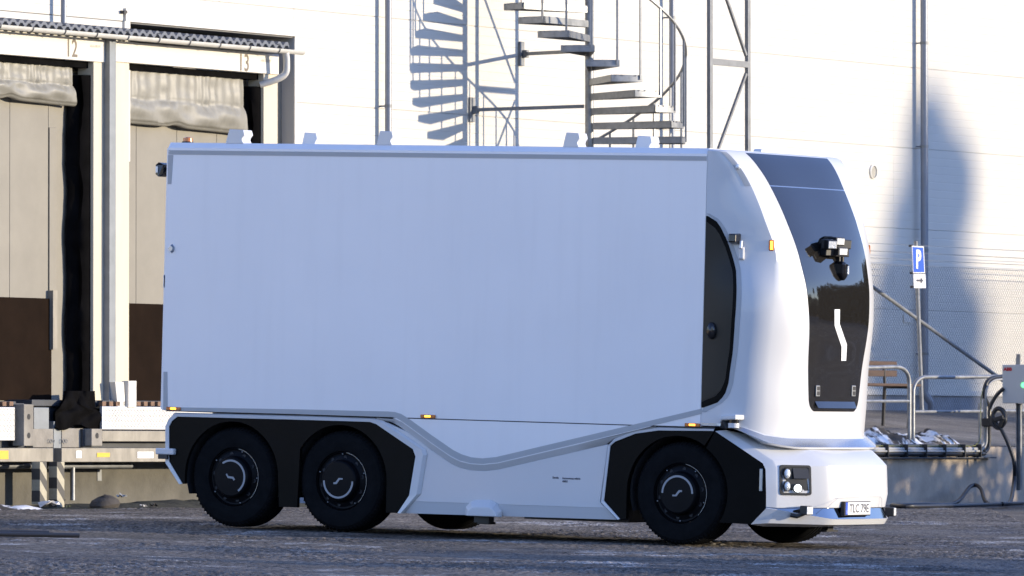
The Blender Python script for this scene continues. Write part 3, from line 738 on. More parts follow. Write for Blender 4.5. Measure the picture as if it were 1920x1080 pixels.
# ---------------------------------------------------------------- spiral staircase
XS = 1.45
pc = W(1105, 200, XS)
SC = Vector((pc.x, pc.y, 0))
sp = thing('spiral_staircase', 'galvanised steel spiral staircase with thin railing against the white wall', 'staircase', (SC.x, SC.y, 0.4))
SR, RISE = 1.235, 0.190
zE = W(1105, 121, XS).z               # top of the tread facing the camera
def sdir(phi): return RT * math.sin(phi) - FH * math.cos(phi)
tr_me = None
for k in range(-23, 17):
    # k = 0 is the tread whose outer edge spans -2.6..17.3 degrees
    z = zE + RISE * k
    p0, p1 = R(-2.6 - 15.1 * k), R(17.6 - 15.1 * k)
    if tr_me is None:
        q0, q1 = 0.0, p1 - p0
        def loc(r, a, z): return Vector((r * math.sin(a), -r * math.cos(a), z))
        m = MB(); h = 0.075
        arc = [loc(SR, q0 + (q1 - q0) * i / 4, 0) for i in range(5)]
        inner = [loc(0.06, q0 - 0.25, 0), loc(0.06, q1 + 0.25, 0)]
        top = [inner[0]] + arc + [inner[1]]
        dz = Vector((0, 0, -0.012))
        m.prism([p + dz for p in top], top)                              # plate
        m.bar(inner[0] + Vector((0, 0, -h / 2 - .012)), arc[0] + Vector((0, 0, -h / 2 - .012)), 0.008, h)
        m.bar(inner[1] + Vector((0, 0, -h / 2 - .012)), arc[-1] + Vector((0, 0, -h / 2 - .012)), 0.008, h)
        # slotted end plate
        ang = [q0 + (q1 - q0) * i / 14 for i in range(15)]
        for i in range(14):
            zt = 0.0 if i in (0, 2, 5, 6, 7, 8, 11, 13) else -0.018
            a_, b_ = loc(SR + .004, ang[i], 0), loc(SR + .004, ang[i + 1], 0)
            lo = -h - .012
            n_ = loc(0.01, (ang[i] + ang[i + 1]) / 2, 0)
            m.prism([a_ + Vector((0, 0, lo)), b_ + Vector((0, 0, lo)), b_ + Vector((0, 0, zt)), a_ + Vector((0, 0, zt))],
                    [a_ + n_ + Vector((0, 0, lo)), b_ + n_ + Vector((0, 0, lo)), b_ + n_ + Vector((0, 0, zt)), a_ + n_ + Vector((0, 0, zt))])
        o = m.build('tread', 'steel'); tr_me = o.data
    else:
        o = bpy.data.objects.new('tread', tr_me); C.objects.link(o)
    o.parent = sp; o.location = (0, 0, z - sp.location.z); o.rotation_euler = (0, 0, YAW + p0)
ztop_s, zbot_s = zE + RISE * 17, 0.35
under(MB().tube([(SC.x, SC.y, zbot_s), (SC.x, SC.y, ztop_s + 1.0)], 0.057, 16).build('centre_pole', 'steel', smooth=True), sp)
bal = None
for k in range(-23, 17):
    for f in (0.92, ):
        a = R(-2.6 - 15.1 * k + 20.2 * f); d = sdir(a) * (SR + 0.02)
        z = zE + RISE * k
        if bal is None:
            o = MB().box((-0.012, -0.012, -0.06), (0.012, 0.012, 1.07)).build('baluster', 'steel'); bal = o.data
        else:
            o = bpy.data.objects.new('baluster', bal); C.objects.link(o)
        o.parent = sp; o.location = Vector((d.x, d.y, z - sp.location.z)); o.rotation_euler = (0, 0, YAW + a)
path = []
for i in range(-23 * 4, 17 * 4 + 1):
    k = i / 4; a = R(-2.6 - 15.1 * k + 20.2 * 0.92); d = sdir(a) * (SR + 0.02)
    path.append((SC.x + d.x, SC.y + d.y, zE + RISE * k + 1.07))
under(MB().tube(path, 0.019, 8).build('handrail', 'steel', smooth=True), sp)
# wall brackets
for (pxa, pya), pz in (((986, 101), 95), ((893, 206), 199)):
    a = W(pxa, pya, 0.06); b = Vector((SC.x, SC.y, W(1105, pz, XS).z)); b = b - (b - a).normalized() * 0.07
    under(MB().bar(a, b, 0.05, 0.045).build('wall_bracket', 'steel_dull'), sp)
    under(MB().box((0.004, a.y - 0.10, a.z - 0.16), (0.03, a.y + 0.02, a.z + 0.16)).box((0.02, a.y - .03, a.z - .05), (0.09, a.y + .03, a.z + .05)).build('wall_plate', 'steel_dull', bevel=.004), sp)

# ---------------------------------------------------------------- braced steel mast
XM = 2.72
ym0, ym1 = W(1331, 140, XM).y, W(1402, 140, XM).y
mast = thing('steel_mast', 'tall braced galvanised steel mast right of the spiral staircase', 'mast', (XM, (ym0 + ym1) / 2, 1.3))
for y in (ym0, ym1):
    under(MB().box((XM - .028, y - .038, 1.2), (XM + .028, y + .038, 12)).build('column', 'steel_dull', bevel=.008), mast)
zc_ = W(1366, 118, XM).z
for j in range(-3, 5):
    z = zc_ + j * 1.5
    if z < 1.5: continue
    under(MB().box((XM - .025, ym0 + .038, z - .04), (XM + .025, ym1 - .038, z + .04)).build('rung', 'steel_dull'), mast)
    if j % 2 == 0:
        under(MB().bar((XM, ym1 - .05, z + .12), (XM, ym0 + .05, z + 1.38), 0.035, 0.035).build('brace', 'steel_dull'), mast)
    else:
        under(MB().bar((XM, ym0 + .05, z + .12), (XM, ym1 - .05, z + 1.38), 0.035, 0.035).build('brace', 'steel_dull'), mast)

# ================================================================ raised terrace on the right
XR = 4.94
ZT0, ZT1 = 1.58, 1.06
YT0 = -5.5
def terr_z(x): return ZT0 + (ZT1 - ZT0) * min(1, max(0, x / XR))
mb = MB()
mb.loft([[(x, y, terr_z(x)) for y in (YT0, -2, 2, 6, 10, 20, 40)] for x in (0.01, 1, 2, 3, 4, XR - 0.001)])
structure(mb.build('terrace', 'terrace'))
ret = structure(MB().box((XR - .25, YT0, -0.2), (XR, 3.6, ZT1 - .006)).build('retaining_wall', 'conc_dark', bevel=.01))
o = MB().box((XR - .25, 3.615, -0.2), (XR, 12, ZT1 - .006)).build('wall_block', 'conc_dark', bevel=.01); o.parent = ret
o = MB().box((XR - .25, 12.015, -0.2), (XR, 40, ZT1 - .006)).build('wall_block', 'conc_dark', bevel=.01); o.parent = ret
structure(MB().box((0.02, YT0, 0), (XR - .26, YT0 + .2, ZT1 - .01)).build('terrace_edge', 'conc_dark'))
ret.name = 'retaining_wall'
# tubular railings on the terrace edge
XA = 4.62
def railing(pts_px, zmid_px, ends, label):
    """bent tube outline given by picture points on plane XA"""
    path = [W(x, y, XA) for x, y in pts_px]
    t = thing('railing', label, 'railing', (XA, path[0].y, terr_z(XA)), 'tubular railings')
    under(MB().tube(smooth_path(path, 5), 0.027, 12).build('top_rail', 'steel', smooth=True), t)
    a, b = W(zmid_px[0], zmid_px[1], XA), W(zmid_px[2], zmid_px[3], XA)
    under(MB().tube([a, b], 0.021, 10).build('mid_rail', 'steel', smooth=True), t)
    for px, py in ends:
        p = W(px, py, XA)
        under(MB().tube([p, (XA, p.y, terr_z(XA) - .02)], 0.027, 12).build('leg', 'steel', smooth=True), t)
    return t
railing([(1500, 691), (1560, 690), (1640, 689), (1678, 688), (1690, 690), (1699, 697), (1704, 710), (1705, 735), (1705, 832)], (1500, 753, 1703, 752), [(1520, 692)], 'grey tubular railing just right of the truck front, in front of the bench')
railing([(1712, 832), (1712, 745), (1713, 728), (1718, 716), (1727, 709), (1740, 707), (1800, 707), (1870, 706), (1990, 705)], (1714, 772, 1990, 770), [(1985, 707)], 'lower grey tubular railing running from mid right to the charger')
o = MB()
p = W(1837, 756, XA); o.tube([p, (XA, p.y, terr_z(XA) - .02)], 0.02, 10)
o = o.build('cable_stake', 'steel', smooth=True); tag(o, 'short steel stake left of the bent cables by the charger', 'stake')
# chain link fence
XF = 0.9
ft = thing('chain_link_fence', 'chain link fence with wire mesh and sloping brace in front of the wall', 'fence', (XF, 5, terr_z(XF)))
yf0, yf1 = W(1560, 600, XF).y, W(2080, 600, XF).y
zf0, zf1 = terr_z(XF) + .05, W(1750, 500, XF).z
m = MB(); step = 0.072; hgt = zf1 - zf0; rw = 0.0018
y = yf0 - hgt
while y < yf1:
    for s in (1, -1):
        a, b = (y, y + hgt) if s == 1 else (y + hgt, y)
        lo, hi = max(yf0, min(a, b)), min(yf1, max(a, b))
        if hi - lo < 0.05: continue
        za = zf0 + hgt * abs(lo - a) / hgt; zb_ = zf0 + hgt * abs(hi - a) / hgt
        m.tube([(XF + .003 * s, lo, za), (XF + .003 * s, hi, zb_)], rw, 3, False)
    y += step
under(stuff(m.build('wire_mesh', 'wire', fix=False)), ft)
for k, py in enumerate((462, 476, 489, 500)):
    z = W(1750, py, XF).z
    under(MB().tube([(XF, yf0, z), (XF, yf1, z)], 0.004, 5).build('wire', 'steel_dull'), ft)
a, b = W(1560, 483, XF + .05), W(1905, 731, XF + .05)
under(MB().tube([a, b], 0.028, 10).build('brace', 'steel_dull', smooth=True), ft)
for y in (yf0, yf1):
    under(MB().tube([(XF, y, terr_z(XF)), (XF, y, zf1 + .35)], 0.03, 10).build('post', 'steel_dull', smooth=True), ft)
# parking sign
XP = 1.5
sg = thing('parking_sign', 'blue parking sign with white letter above small arrow plate on slanting pole', 'sign', W(1729, 772, XP))
a, b = W(1729, 774, XP - .03), W(1717, 452, XP - .03)
under(MB().tube([a, b], 0.027, 10).build('pole', 'steel', smooth=True), sg)
lean = (b - a).normalized()
def plate(x0, y0, x1, y1, x2, y2, x3, y3, X, m_, name, root, th=.006):
    q = [W(x0, y0, X), W(x1, y1, X), W(x2, y2, X), W(x3, y3, X)]
    return under(MB().prism(q, [p + Vector((-th, 0, 0)) for p in q]).build(name, m_), root)
pb = plate(1710, 461, 1732, 462, 1734.5, 512, 1712.5, 512, XP, 'white_sign', 'sign_board', sg)
plate(1711.2, 463, 1731, 464, 1733.3, 510.5, 1713.3, 510.5, XP + .003, 'sign_blue', 'blue_field', sg, .004)
plate(1713, 514, 1735, 514, 1736, 540, 1714, 540, XP, 'white_sign', 'arrow_board', sg)
c = W(1722, 488, XP + .004)
under(text_mesh('letter', 'P', 0.36, 'white_sign', frame(c, (0, 1, 0), lean), None, 0.85, .002, .012), sg)
c = W(1724.5, 526, XP + .004)
under(MB().prism([c + Vector((0, dy, dz)) for dy, dz in ((-.10, -.014), (.03, -.014), (.03, -.045), (.11, 0), (.03, .045), (.03, .014), (-.10, .014))],
                 [c + Vector((.002, dy, dz)) for dy, dz in ((-.10, -.014), (.03, -.014), (.03, -.045), (.11, 0), (.03, .045), (.03, .014), (-.10, .014))]).build('arrow', 'ink'), sg)
for px, py in ((1709, 461), (1711, 512), (1712, 538)):
    p = W(px, py, XP - .02); under(MB().box((p.x - .03, p.y - .03, p.z - .015), (p.x + .012, p.y + .03, p.z + .015)).build('clamp', 'iron'), sg)
# bench, seen from its end side
XB = 2.3
bn = thing('bench', 'brown wooden slat bench with black iron legs behind the railing', 'bench', W(1660, 775, XB))
def bslat(px0, py0, px1, py1, X, th, name='slat'):
    lo, hi = wbox(px0, py0, px1, py1, X, th); return under(MB().box(lo, hi).build(name, 'wood', bevel=.006), bn)
bslat(1520, 676, 1682, 684, XB, .035, 'back_slat'); bslat(1520, 693, 1682, 705, XB, .035, 'back_slat')
zs = W(1650, 722, XB).z
ys0, ys1 = W(1520, 700, XB).y, W(1676, 700, XB).y
for k in range(3):
    under(MB().box((XB + .06 + k * .13, ys0, zs - .02), (XB + .16 + k * .13, ys1, zs + .018)).build('seat_slat', 'wood', bevel=.006), bn)
for px in (1545, 1659):
    y = W(px, 720, XB).y
    lg = MB()
    zb_ = terr_z(XB)
    lg.bar((XB - .02, y, W(px, 678, XB).z), (XB, y, zs), .03, .03); lg.bar((XB, y, zs), (XB - .03, y, zb_), .035, .035)
    lg.bar((XB - .02, y, zs - .03), (XB + .44, y, zs - .035), .03, .03); lg.bar((XB + .40, y, zs - .03), (XB + .36, y, terr_z(XB + .4)), .035, .035)
    under(lg.build('leg', 'iron'), bn)
# dirty snow on terrace edge
for (x0, x1, h, seed, lab) in ((1575, 1703, 0.30, 4, 'dirty snow pile on the terrace edge right of the truck'), (1712, 1765, 0.27, 8, 'small tapering snow pile right of the railing legs'), ):
    a, b = W(x0, 830, 4.35), W(x1, 830, 4.35)
    o = lump(4.38, (a.y + b.y) / 2, 0.62, b.y - a.y, h * .8, 14, 44, seed, terr_z).build('snow_pile', 'snow', smooth=True, angle=180); tag(o, lab, 'snow pile')
rnd = random.Random(2)
# cable run along the retaining wall
def along(px, py, X): return W(px, py, X)
cr = thing('cable_run', 'bundle of black and grey cables on brackets along the retaining wall', 'cables', W(1700, 855, XR))
def run(py, X, r, m_, bend):
    zc = W(1750, py, X).z
    pts = [(X, YT0 + 3, zc), (X, W(1700, py, X).y, zc), (X, W(bend - 22, py, X).y, zc)]
    pts += [(X, W(bend - 8, py, X).y, zc + .02), (X, W(bend, py, X).y, zc + .10), (X, W(bend + 1, py, X).y, zc + .25)]
    top = W(bend + 1, 765, X); pts += [(X, top.y, top.z)]
    return pts
for py, r, m_, bend, X, up in ((851, .030, 'cable', 1853, XR + .05, [(1846, 745), (1848, 722), (1858, 710), (1880, 706)]), (842, .022, 'cable_grey', 1845, XR + .05, [(1846, 745), (1849, 727), (1860, 713), (1880, 709)]),
                        (836, .004, 'cable_yg', 1838, XR + .04, [(1840, 745), (1845, 726), (1858, 711), (1880, 703)]), (846, .014, 'cable_grey', 1849, XR + .085, [(1848, 745), (1851, 727), (1863, 714), (1880, 711)])):
    pts = run(py, X, r, m_, bend) 
    rr = [r] * len(pts) + [max(.008, r * .6)] * len(up)
    under(MB().tube(smooth_path(pts + [W(x, y, X) for x, y in up], 4), max(.006, r), 10).build('cable', m_, smooth=True), cr)
for px in (1664, 1700, 1736, 1772, 1808, 1838):
    p = W(px, 846, XR + .09); under(MB().box((XR, p.y - .012, p.z - .08), (XR + .11, p.y + .004, p.z + .09)).build('cable_clip', 'iron'), cr)
p0, p1 = W(1600, 858, XR + .1), W(1866, 858, XR + .1)
under(MB().box((XR + .001, p0.y, p0.z - .012), (XR + .12, p1.y, p0.z + .004)).build('shelf_angle', 'dark_steel'), cr)
# charger cabinet on a slotted post, face across the wall direction
YC = W(1880, 720, XR + .35).y
def vbox(px0, py0, px1, py1, Y, th):
    a, b = V(px0, py0, Y), V(px1, py1, Y); return (a.x, Y, b.z), (b.x, Y + th, a.z)
ch = thing('charger', 'grey wall charger with red lettering and green light on a slotted post', 'charger', V(1911, 900, YC + .15))
cb = under(MB().box(*vbox(1879, 684, 1962, 756, YC, .22)).build('cabinet', 'box_grey', bevel=.008), ch)
c = V(1889.5, 692.5, YC - .003)
o = under(text_mesh('lettering', 'ABB', 0.058, 'red', frame(c, (1, 0, 0), (0, 0, 1)), None, 1.15, .001, .004), ch)
c = V(1920, 722, YC - .002)
under(MB().prism([c + Vector((.040 * math.cos(a), 0, .034 * math.sin(a))) for a in [k * math.pi / 10 for k in range(20)]],
                 [c + Vector((.040 * math.cos(a), -.006, .034 * math.sin(a))) for a in [k * math.pi / 10 for k in range(20)]]).build('status_light', 'green_lit'), ch)
pa, pb_ = V(1906, 757, YC + .14), V(1915, 898, YC + .14)
under(MB().box((pa.x, YC + .12, pb_.z - .15), (pa.x + .012, YC + .17, W(1905, 664, XR + .3).z - .05)).box((pb_.x - .012, YC + .12, pb_.z - .15), (pb_.x, YC + .17, pa.z)).box((pa.x, YC + .16, pb_.z - .15), (pb_.x, YC + .17, pa.z)).build('post', 'steel'), ch)
q = V(1908, 664, YC + .1)
under(MB().box((q.x - .01, YC + .08, q.z - .25), (q.x + .045, YC + .11, q.z)).build('top_bracket', 'steel'), ch)
# charging cable: coils on the holder, then loop on the ground
cc = thing('charging_cable', 'thick black charging cable coiled by the charger and looping over the ground', 'charging cable', W(1800, 942, XR + .8))
Xc = XR + .38
pts = [V(1882, 728, YC - .02), V(1868, 742, YC - .05), V(1856, 765, YC - .08), V(1857, 788, YC - .09), V(1868, 800, YC - .09), V(1882, 790, YC - .09), V(1884, 774, YC - .10), V(1872, 765, YC - .11), V(1862, 775, YC - .12),
       V(1862, 795, YC - .13), V(1874, 803, YC - .13), V(1885, 788, YC - .13), V(1879, 770, YC - .12), V(1868, 768, YC - .12), V(1862, 780, YC - .13), V(1869, 795, YC - .14)]
pts += [V(1878, 806, YC - .13), V(1892, 836, YC - .1), V(1902, 870, YC - .06), V(1901, 905, YC - .05)]
gz = lambda x: ground_z(x) + .026
gl = [(1893, 926), (1868, 938), (1820, 944), (1760, 946), (1705, 945), (1680, 940), (1672, 935), (1684, 930), (1730, 927), (1790, 922), (1820, 912), (1838, 915), (1850, 924), (1880, 936), (1930, 930)]
def G(px, py):
    X = 5.6
    for _ in range(30):
        p = V(px, py, YC); d = ray(px, py)
        lam = (gz(X) - CAM.z) / d.z; X = (CAM + d * lam).x
    return CAM + d * lam
gp = []
for px, py in gl:
    Xg = XR + .12 + max(0, (py - 908)) * .05
    p = W(px, py, Xg); gp.append(Vector((p.x, p.y, max(gz(p.x), p.z if py < 920 else gz(p.x)))))
under(MB().tube(smooth_path(pts + gp, 6), .026, 10).build('cable', 'cable', smooth=True), cc)
pl = MB().bar(V(1864, 788, YC - .16), V(1882, 782, YC - .16), .06, .06).bar(V(1882, 782, YC - .16), V(1874, 800, YC - .16), .04, .05)
under(pl.build('plug', 'black_plastic', bevel=.01), cc)
o = MB().box(*vbox(1840, 784, 1866, 800, YC - .02, .1)).build('cable_holder', 'black_plastic', bevel=.015); under(o, ch)
# rubber cable mat lying on the ground at the left
def gpoint(px, py, h=0.0):
    d = ray(px, py); X = 20.0
    for _ in range(60):
        lam = (ground_z(X) + h - CAM.z) / d.z; X = .5 * X + .5 * (CAM + d * lam).x
    return CAM + d * lam
m = MB()
a, b = gpoint(-120, 1004), gpoint(148, 1008)
for off, r, e in ((0, .022, 0), (.35, .018, -.7), (.8, .022, -.35)):
    dirv = (b - a).normalized()
    q0, q1 = a + FH * off, b + FH * off + dirv * e
    q0.z = ground_z(q0.x) + .02; q1.z = ground_z(q1.x) + .02
    m.tube([q0, q0.lerp(q1, .5), q1], r, 8)
o = m.build('rubber_hose', 'cable', smooth=True); tag(o, 'flat black hoses lying on the asphalt at the left edge', 'hose')

# ================================================================ the driverless truck
TILT = math.atan(0.0292)
_P = CAM + ray(1274, 1022.5) * 75.0
TO = _P + Vector((0, 1.2, 0)); TO.z = ground_z(TO.x) + 0.004
truck = thing('truck', 'white driverless box truck with rounded black glazed front and three axles', 'truck', TO)
truck.rotation_euler = (0, TILT, 0)
TM = Matrix.Translation(TO) @ Matrix.Rotation(TILT, 4, 'Y'); TMi = TM.inverted()
_o = TMi @ CAM
def T(px, py, y=-1.275):
    d = TMi.to_3x3() @ ray(px, py); p = _o + d * ((y - _o.y) / d.y); return p
def TX(px, py, x):
    d = TMi.to_3x3() @ ray(px, py); return _o + d * ((x - _o.x) / d.x)
def TP(px, py, p0, nrm):
    d = TMi.to_3x3() @ ray(px, py); n = Vector(nrm); return _o + d * ((Vector(p0) - _o).dot(n) / d.dot(n))
def solve(fn, px, py, u, v):
    for _ in range(25):
        def pr(a, b): return project(TM @ Vector(fn(a, b)))
        x, y = pr(u, v); e = 1e-3
        xu, yu = pr(u + e, v); xv, yv = pr(u, v + e)
        a, b, c, d = (xu - x) / e, (xv - x) / e, (yu - y) / e, (yv - y) / e
        det = a * d - b * c
        if abs(det) < 1e-9: break
        rx, ry = px - x, py - y
        du, dv = (rx * d - ry * b) / det, (a * ry - c * rx) / det
        u += max(-.3, min(.3, du)); v += max(-.3, min(.3, dv))
        if abs(du) + abs(dv) < 1e-6: break
    return u, v
def part(m, name, mt, parent=None, **k): return m.build(name, mt, parent or truck, **k)
def plate_xz(pts, y0, y1, s=1):          # outline of (x, z) between two depths; s = -1 mirrors to the far side
    return MB().prism([(p[0], y0 * s, p[1]) for p in pts], [(p[0], y1 * s, p[1]) for p in pts])
def XZ(lst, y=-1.275): return [(T(px, py, y).x, T(px, py, y).z) for px, py in lst]
SIDES = (1, -1)

xr, xb = T(309, 520).x, T(1320, 540).x
zs0 = T(309, 770).z; zs1 = T(1313, 799).z; ZS = (zs0 + zs1) / 2
ZTOP = (T(313, 267.5).z + T(1325, 277).z) / 2
# ---- cargo box
c_ = 0.055
pf = [(-1.272, ZS), (-1.272, ZTOP - c_), (-1.272 + .045, ZTOP), (1.272 - .045, ZTOP), (1.272, ZTOP - c_), (1.272, ZS)]
box = part(MB().loft([[(x, y, z) for y, z in pf] for x in (xr, xb - .003)], True, True), 'cargo_box', 'box_paint')
for s in SIDES:
    # top tape of three lines
    a, b = T(315, 281).z, T(315, 290).z
    for k in range(3):
        h = (a - b) / 3
        part(MB().box((T(316, 285).x, -1.2755 * s, b + k * h + .002), (xb - .008, -1.271 * s, b + (k + 1) * h - .002)), 'tape_line', 'tape', box)
    part(MB().box((xr + .02, -1.274 * s, b + .003), (xb - .01, -1.27 * s, a - .003)), 'tape_base', 'tape', box)
    part(plate_xz(XZ([(315, 290.5), (324.5, 290.5), (321, 345), (314.5, 345)]), -1.2755, -1.27, s), 'corner_tape', 'tape', box)
    part(plate_xz(XZ([(306.5, 697), (313.5, 697), (314, 763), (306, 763)]), -1.2755, -1.27, s), 'corner_tape', 'tape', box)
    tU = [(306, 763.5), (320, 763.5), (560, 767.5), (728, 771.5), (740, 772.5), (752, 776), (768, 786), (810, 816.5), (850, 844), (866, 852), (884, 857.5), (905, 859.5), (930, 857), (1315.5, 766)]
    tL = [(306, 769), (320, 770), (560, 776.5), (735, 782), (744, 784.5), (752, 789), (764, 797), (806, 828), (845, 855), (862, 863.5), (882, 868.5), (906, 870), (934, 867), (1315.5, 776)]
    U, L_ = XZ(tU), XZ(tL)
    m = MB().loft([[(p[0], -1.2755 * s, p[1]) for p in U], [(p[0], -1.2755 * s, p[1]) for p in L_]])
    part(m, 'side_tape', 'tape', box)
    # apron below the seam, the chamfered lip under the tape, the recessed skirt
    ZG = ZS - .010
    low = XZ([(752, 790.5), (764, 798.5), (806, 829.5), (845, 856.5), (862, 865), (882, 870), (906, 871.5), (934, 868.5), (1080, 834), (1229, 799)])
    ap = [(T(736, 784).x, ZG)] + [p for p in low if p[1] < ZG] + [(T(1222, 798).x, ZG)]
    part(plate_xz(ap, -1.274, -1.2, s), 'apron', 'box_paint')
    lipU = XZ([(706, 783.5), (740, 786), (752, 790.5), (764, 798.5), (806, 829.5), (845, 856.5), (862, 865), (882, 870), (906, 871.5), (934, 868.5), (1080, 834), (1150, 818), (1190, 808), (1229, 799.5)])
    lipL = XZ([(706, 785), (735, 792), (748, 799), (762, 809), (803, 840), (843, 868), (861, 877), (882, 882), (907, 883.5), (932, 881), (1080, 847), (1134, 834.5), (1152, 823), (1229, 801)], -1.24)
    part(MB().loft([[(p[0], -1.274 * s, p[1]) for p in lipU], [(p[0], -1.272 * s, p[1] - .004) for p in lipU], [(p[0], -1.238 * s, p[1]) for p in lipL], [(p[0], -1.20 * s, p[1] + .01) for p in lipL]]), 'lip', 'paint', smooth=True, angle=50)
    sk = XZ([(712, 786), (762, 809), (803, 840), (843, 868), (861, 877), (882, 882), (907, 883.5), (932, 881), (1080, 847), (1140, 833), (1125, 941), (1128, 945), (1137, 953), (760, 940), (776, 930), (786, 924), (797, 850), (790, 840)], -1.24)
    part(plate_xz(sk, -1.240, -1.19, s), 'skirt', 'paint', bevel=.004)
    bt = XZ([(760, 940), (1137, 953)], -1.24); bb = XZ([(752, 962), (1156, 974.5)], -1.225)
    part(MB().loft([[(bt[0][0], -1.240 * s, bt[0][1]), (bt[1][0], -1.240 * s, bt[1][1])], [(bb[0][0], -1.215 * s, bb[0][1]), (bb[1][0], -1.215 * s, bb[1][1])], [(bb[0][0], -1.0 * s, bb[0][1]), (bb[1][0], -1.0 * s, bb[1][1])]]), 'skirt_edge', 'paint')
    # white frames round the black wheel arches
    def ring(outer, inner, name, yo=-1.247, yi=-1.268):
        O, I = XZ(outer), XZ(inner)
        m = MB().loft([[(p[0], -1.19 * s, p[1]) for p in O], [(p[0], yo * s, p[1]) for p in O],
                       [(O[i][0] * .72 + I[i][0] * .28, yi * s, O[i][1] * .72 + I[i][1] * .28) for i in range(len(O))],
                       [(p[0], (yi + .004) * s, p[1]) for p in I], [(p[0], -1.20 * s, p[1]) for p in I]])
        return part(m, name, 'paint')
    rO = [(333, 908), (307, 868), (307, 800), (313, 786), (325, 773.5), (560, 779), (700, 784), (716, 788.5), (795, 842), (798, 853), (786, 926), (752, 963)]
    rI = [(340.5, 907), (315.5, 865), (315.5, 800), (320.5, 790), (331, 781), (560, 787), (692, 791), (704, 795), (773, 842), (778, 856), (766, 929), (744, 962)]
    ring(rO, rI, 'arch_frame')
    fO = [(1156, 975), (1124, 942), (1138, 835), (1150, 822), (1190, 807), (1232, 800.5), (1339, 803.5)]
    fI = [(1161, 973), (1131, 939), (1143, 836), (1152, 828), (1190, 813), (1233, 807), (1337, 808)]
    ring(fO, fI, 'arch_frame')
    # black arch panels
    def arc(cx, cz, r, a0, a1, n=22): return [(cx + r * math.cos(R(a0 + (a1 - a0) * i / n)), cz + r * math.sin(R(a0 + (a1 - a0) * i / n))) for i in range(n + 1)]
    wx = [T(439, 897, -1.2).x, T(641, 902, -1.2).x, 0.0]
    WR = 0.505
    I = XZ(rI)
    zb1 = T(744, 962).z
    zfl = T(540, 951).z
    pan = I + [(wx[1] + .555, zb1)] + [q for q in arc(wx[1], .51, .555, 0, 180) if q[0] > T(555, 951).x]
    pan = [p for p in pan]
    xm0, xm1 = T(521, 951).x, T(555, 951).x
    pan += [(xm1, zfl), (xm0, zfl)] + [p for p in arc(wx[0], .51, .555, 0, 180) if p[0] < xm0] + [(wx[0] - .555, I[0][1])]
    part(plate_xz(pan, -1.255, -1.21, s), 'arch_panel', 'black_panel')
    I2 = XZ(fI); sp_ = XZ([(1321, 846)])[0]
    pan = I2 + [p for p in arc(-.02, .51, .555, 0, 180) if p[0] < sp_[0]] + [(-.575, I2[0][1])]
    part(plate_xz(pan, -1.255, -1.21, s), 'arch_panel', 'black_panel')
    # slanted front fender panel
    P0, NR = (.40, -1.262, .6), (.235, -.972, 0)
    fp = [TP(x, y, P0, NR) for x, y in [(1340, 809), (1429, 868), (1434, 874), (1436, 886), (1436, 951), (1408, 983), (1372, 981)]]
    ar = [(p[0], P0[1] + (p[0] - P0[0]) * .242, p[1]) for p in arc(-.02, .51, .555, -30, 53) if p[0] > .2]
    fp = [tuple(p) for p in fp] + ar
    nn = Vector(NR) * .04
    part(MB().prism([(p[0], p[1] * s, p[2]) for p in fp], [(p[0] - nn.x, (p[1] - nn.y) * s, p[2]) for p in fp]), 'fender_panel', 'black_panel')
    rf = TP(1427, 900, P0, NR)
    part(MB().box((rf.x - .018, rf.y * s - .006, rf.z - .11), (rf.x + .018, rf.y * s + .006, rf.z + .11)), 'side_reflector', 'pale_metal', bevel=.01)
    # inner wheel housings
    for x in wx:
        m = MB().loft([[(x + r * math.cos(R(a)), y * s, .51 + r * math.sin(R(a))) for a in range(-20, 201, 11)] for r, y in ((.56, -1.212), (.56, -.70), (.05, -.70))])
        part(m, 'wheel_housing', 'gap')
    # marker lamps
    for i, (px, py, w_) in enumerate(((326, 766, 13), (803, 780.5, 13), (1299, 796.5, 13))):
        p = T(px, py)
        if s == -1 and i == 1: continue
        l = part(MB().box((p.x - .085, -1.292 * s, p.z - .018), (p.x + .085, -1.272 * s, p.z + .016)), 'marker_lamp', 'amber', bevel=.007)
        part(MB().box((p.x - .032, -1.294 * s, p.z - .009), (p.x + .034, -1.29 * s, p.z + .008)), 'marker_led', 'amber_lit', l)
    # rear side camera, side repeater, latch
    if s == 1:
        p = T(305, 318, -1.22); l = part(MB().prism([(p.x - .07, -1.25, p.z + .05), (p.x - .02, -1.27, p.z + .075), (p.x + .03, -1.25, p.z + .05), (p.x + .03, -1.25, p.z - .05), (p.x - .02, -1.27, p.z - .075), (p.x - .07, -1.25, p.z - .05)],
             [(p.x - .055, -1.13, p.z + .05), (p.x - .02, -1.13, p.z + .075), (p.x + .03, -1.13, p.z + .05), (p.x + .03, -1.13, p.z - .05), (p.x - .02, -1.13, p.z - .075), (p.x - .055, -1.13, p.z - .05)]), 'rear_camera', 'black_shiny', bevel=.008)
        part(MB().box((p.x + .0, -1.20, p.z - .02), (xr + .01, -1.17, p.z + .02)), 'camera_arm', 'black_plastic', l)
        part(MB().box((p.x - .055, -1.268, p.z - .03), (p.x - .03, -1.252, p.z + .03)), 'camera_lens', 'lens', l)
        p = T(321.5, 466); l = part(MB().prism([(p.x - .035, -1.273, p.z), (p.x + .005, -1.273, p.z + .048), (p.x + .032, -1.273, p.z + .02), (p.x + .032, -1.273, p.z - .02), (p.x + .005, -1.273, p.z - .048)],
             [(p.x - .028, -1.30, p.z), (p.x + .002, -1.30, p.z + .03), (p.x + .024, -1.30, p.z + .014), (p.x + .024, -1.30, p.z - .014), (p.x + .002, -1.30, p.z - .03)]), 'side_repeater', 'pale_metal')
        p0, p1 = T(304, 515, -1.25), T(309, 540, -1.25)
        part(MB().box((xr - .03, -1.26, p1.z), (xr + .005, -1.20, p0.z)), 'door_latch', 'box_paint', bevel=.005)
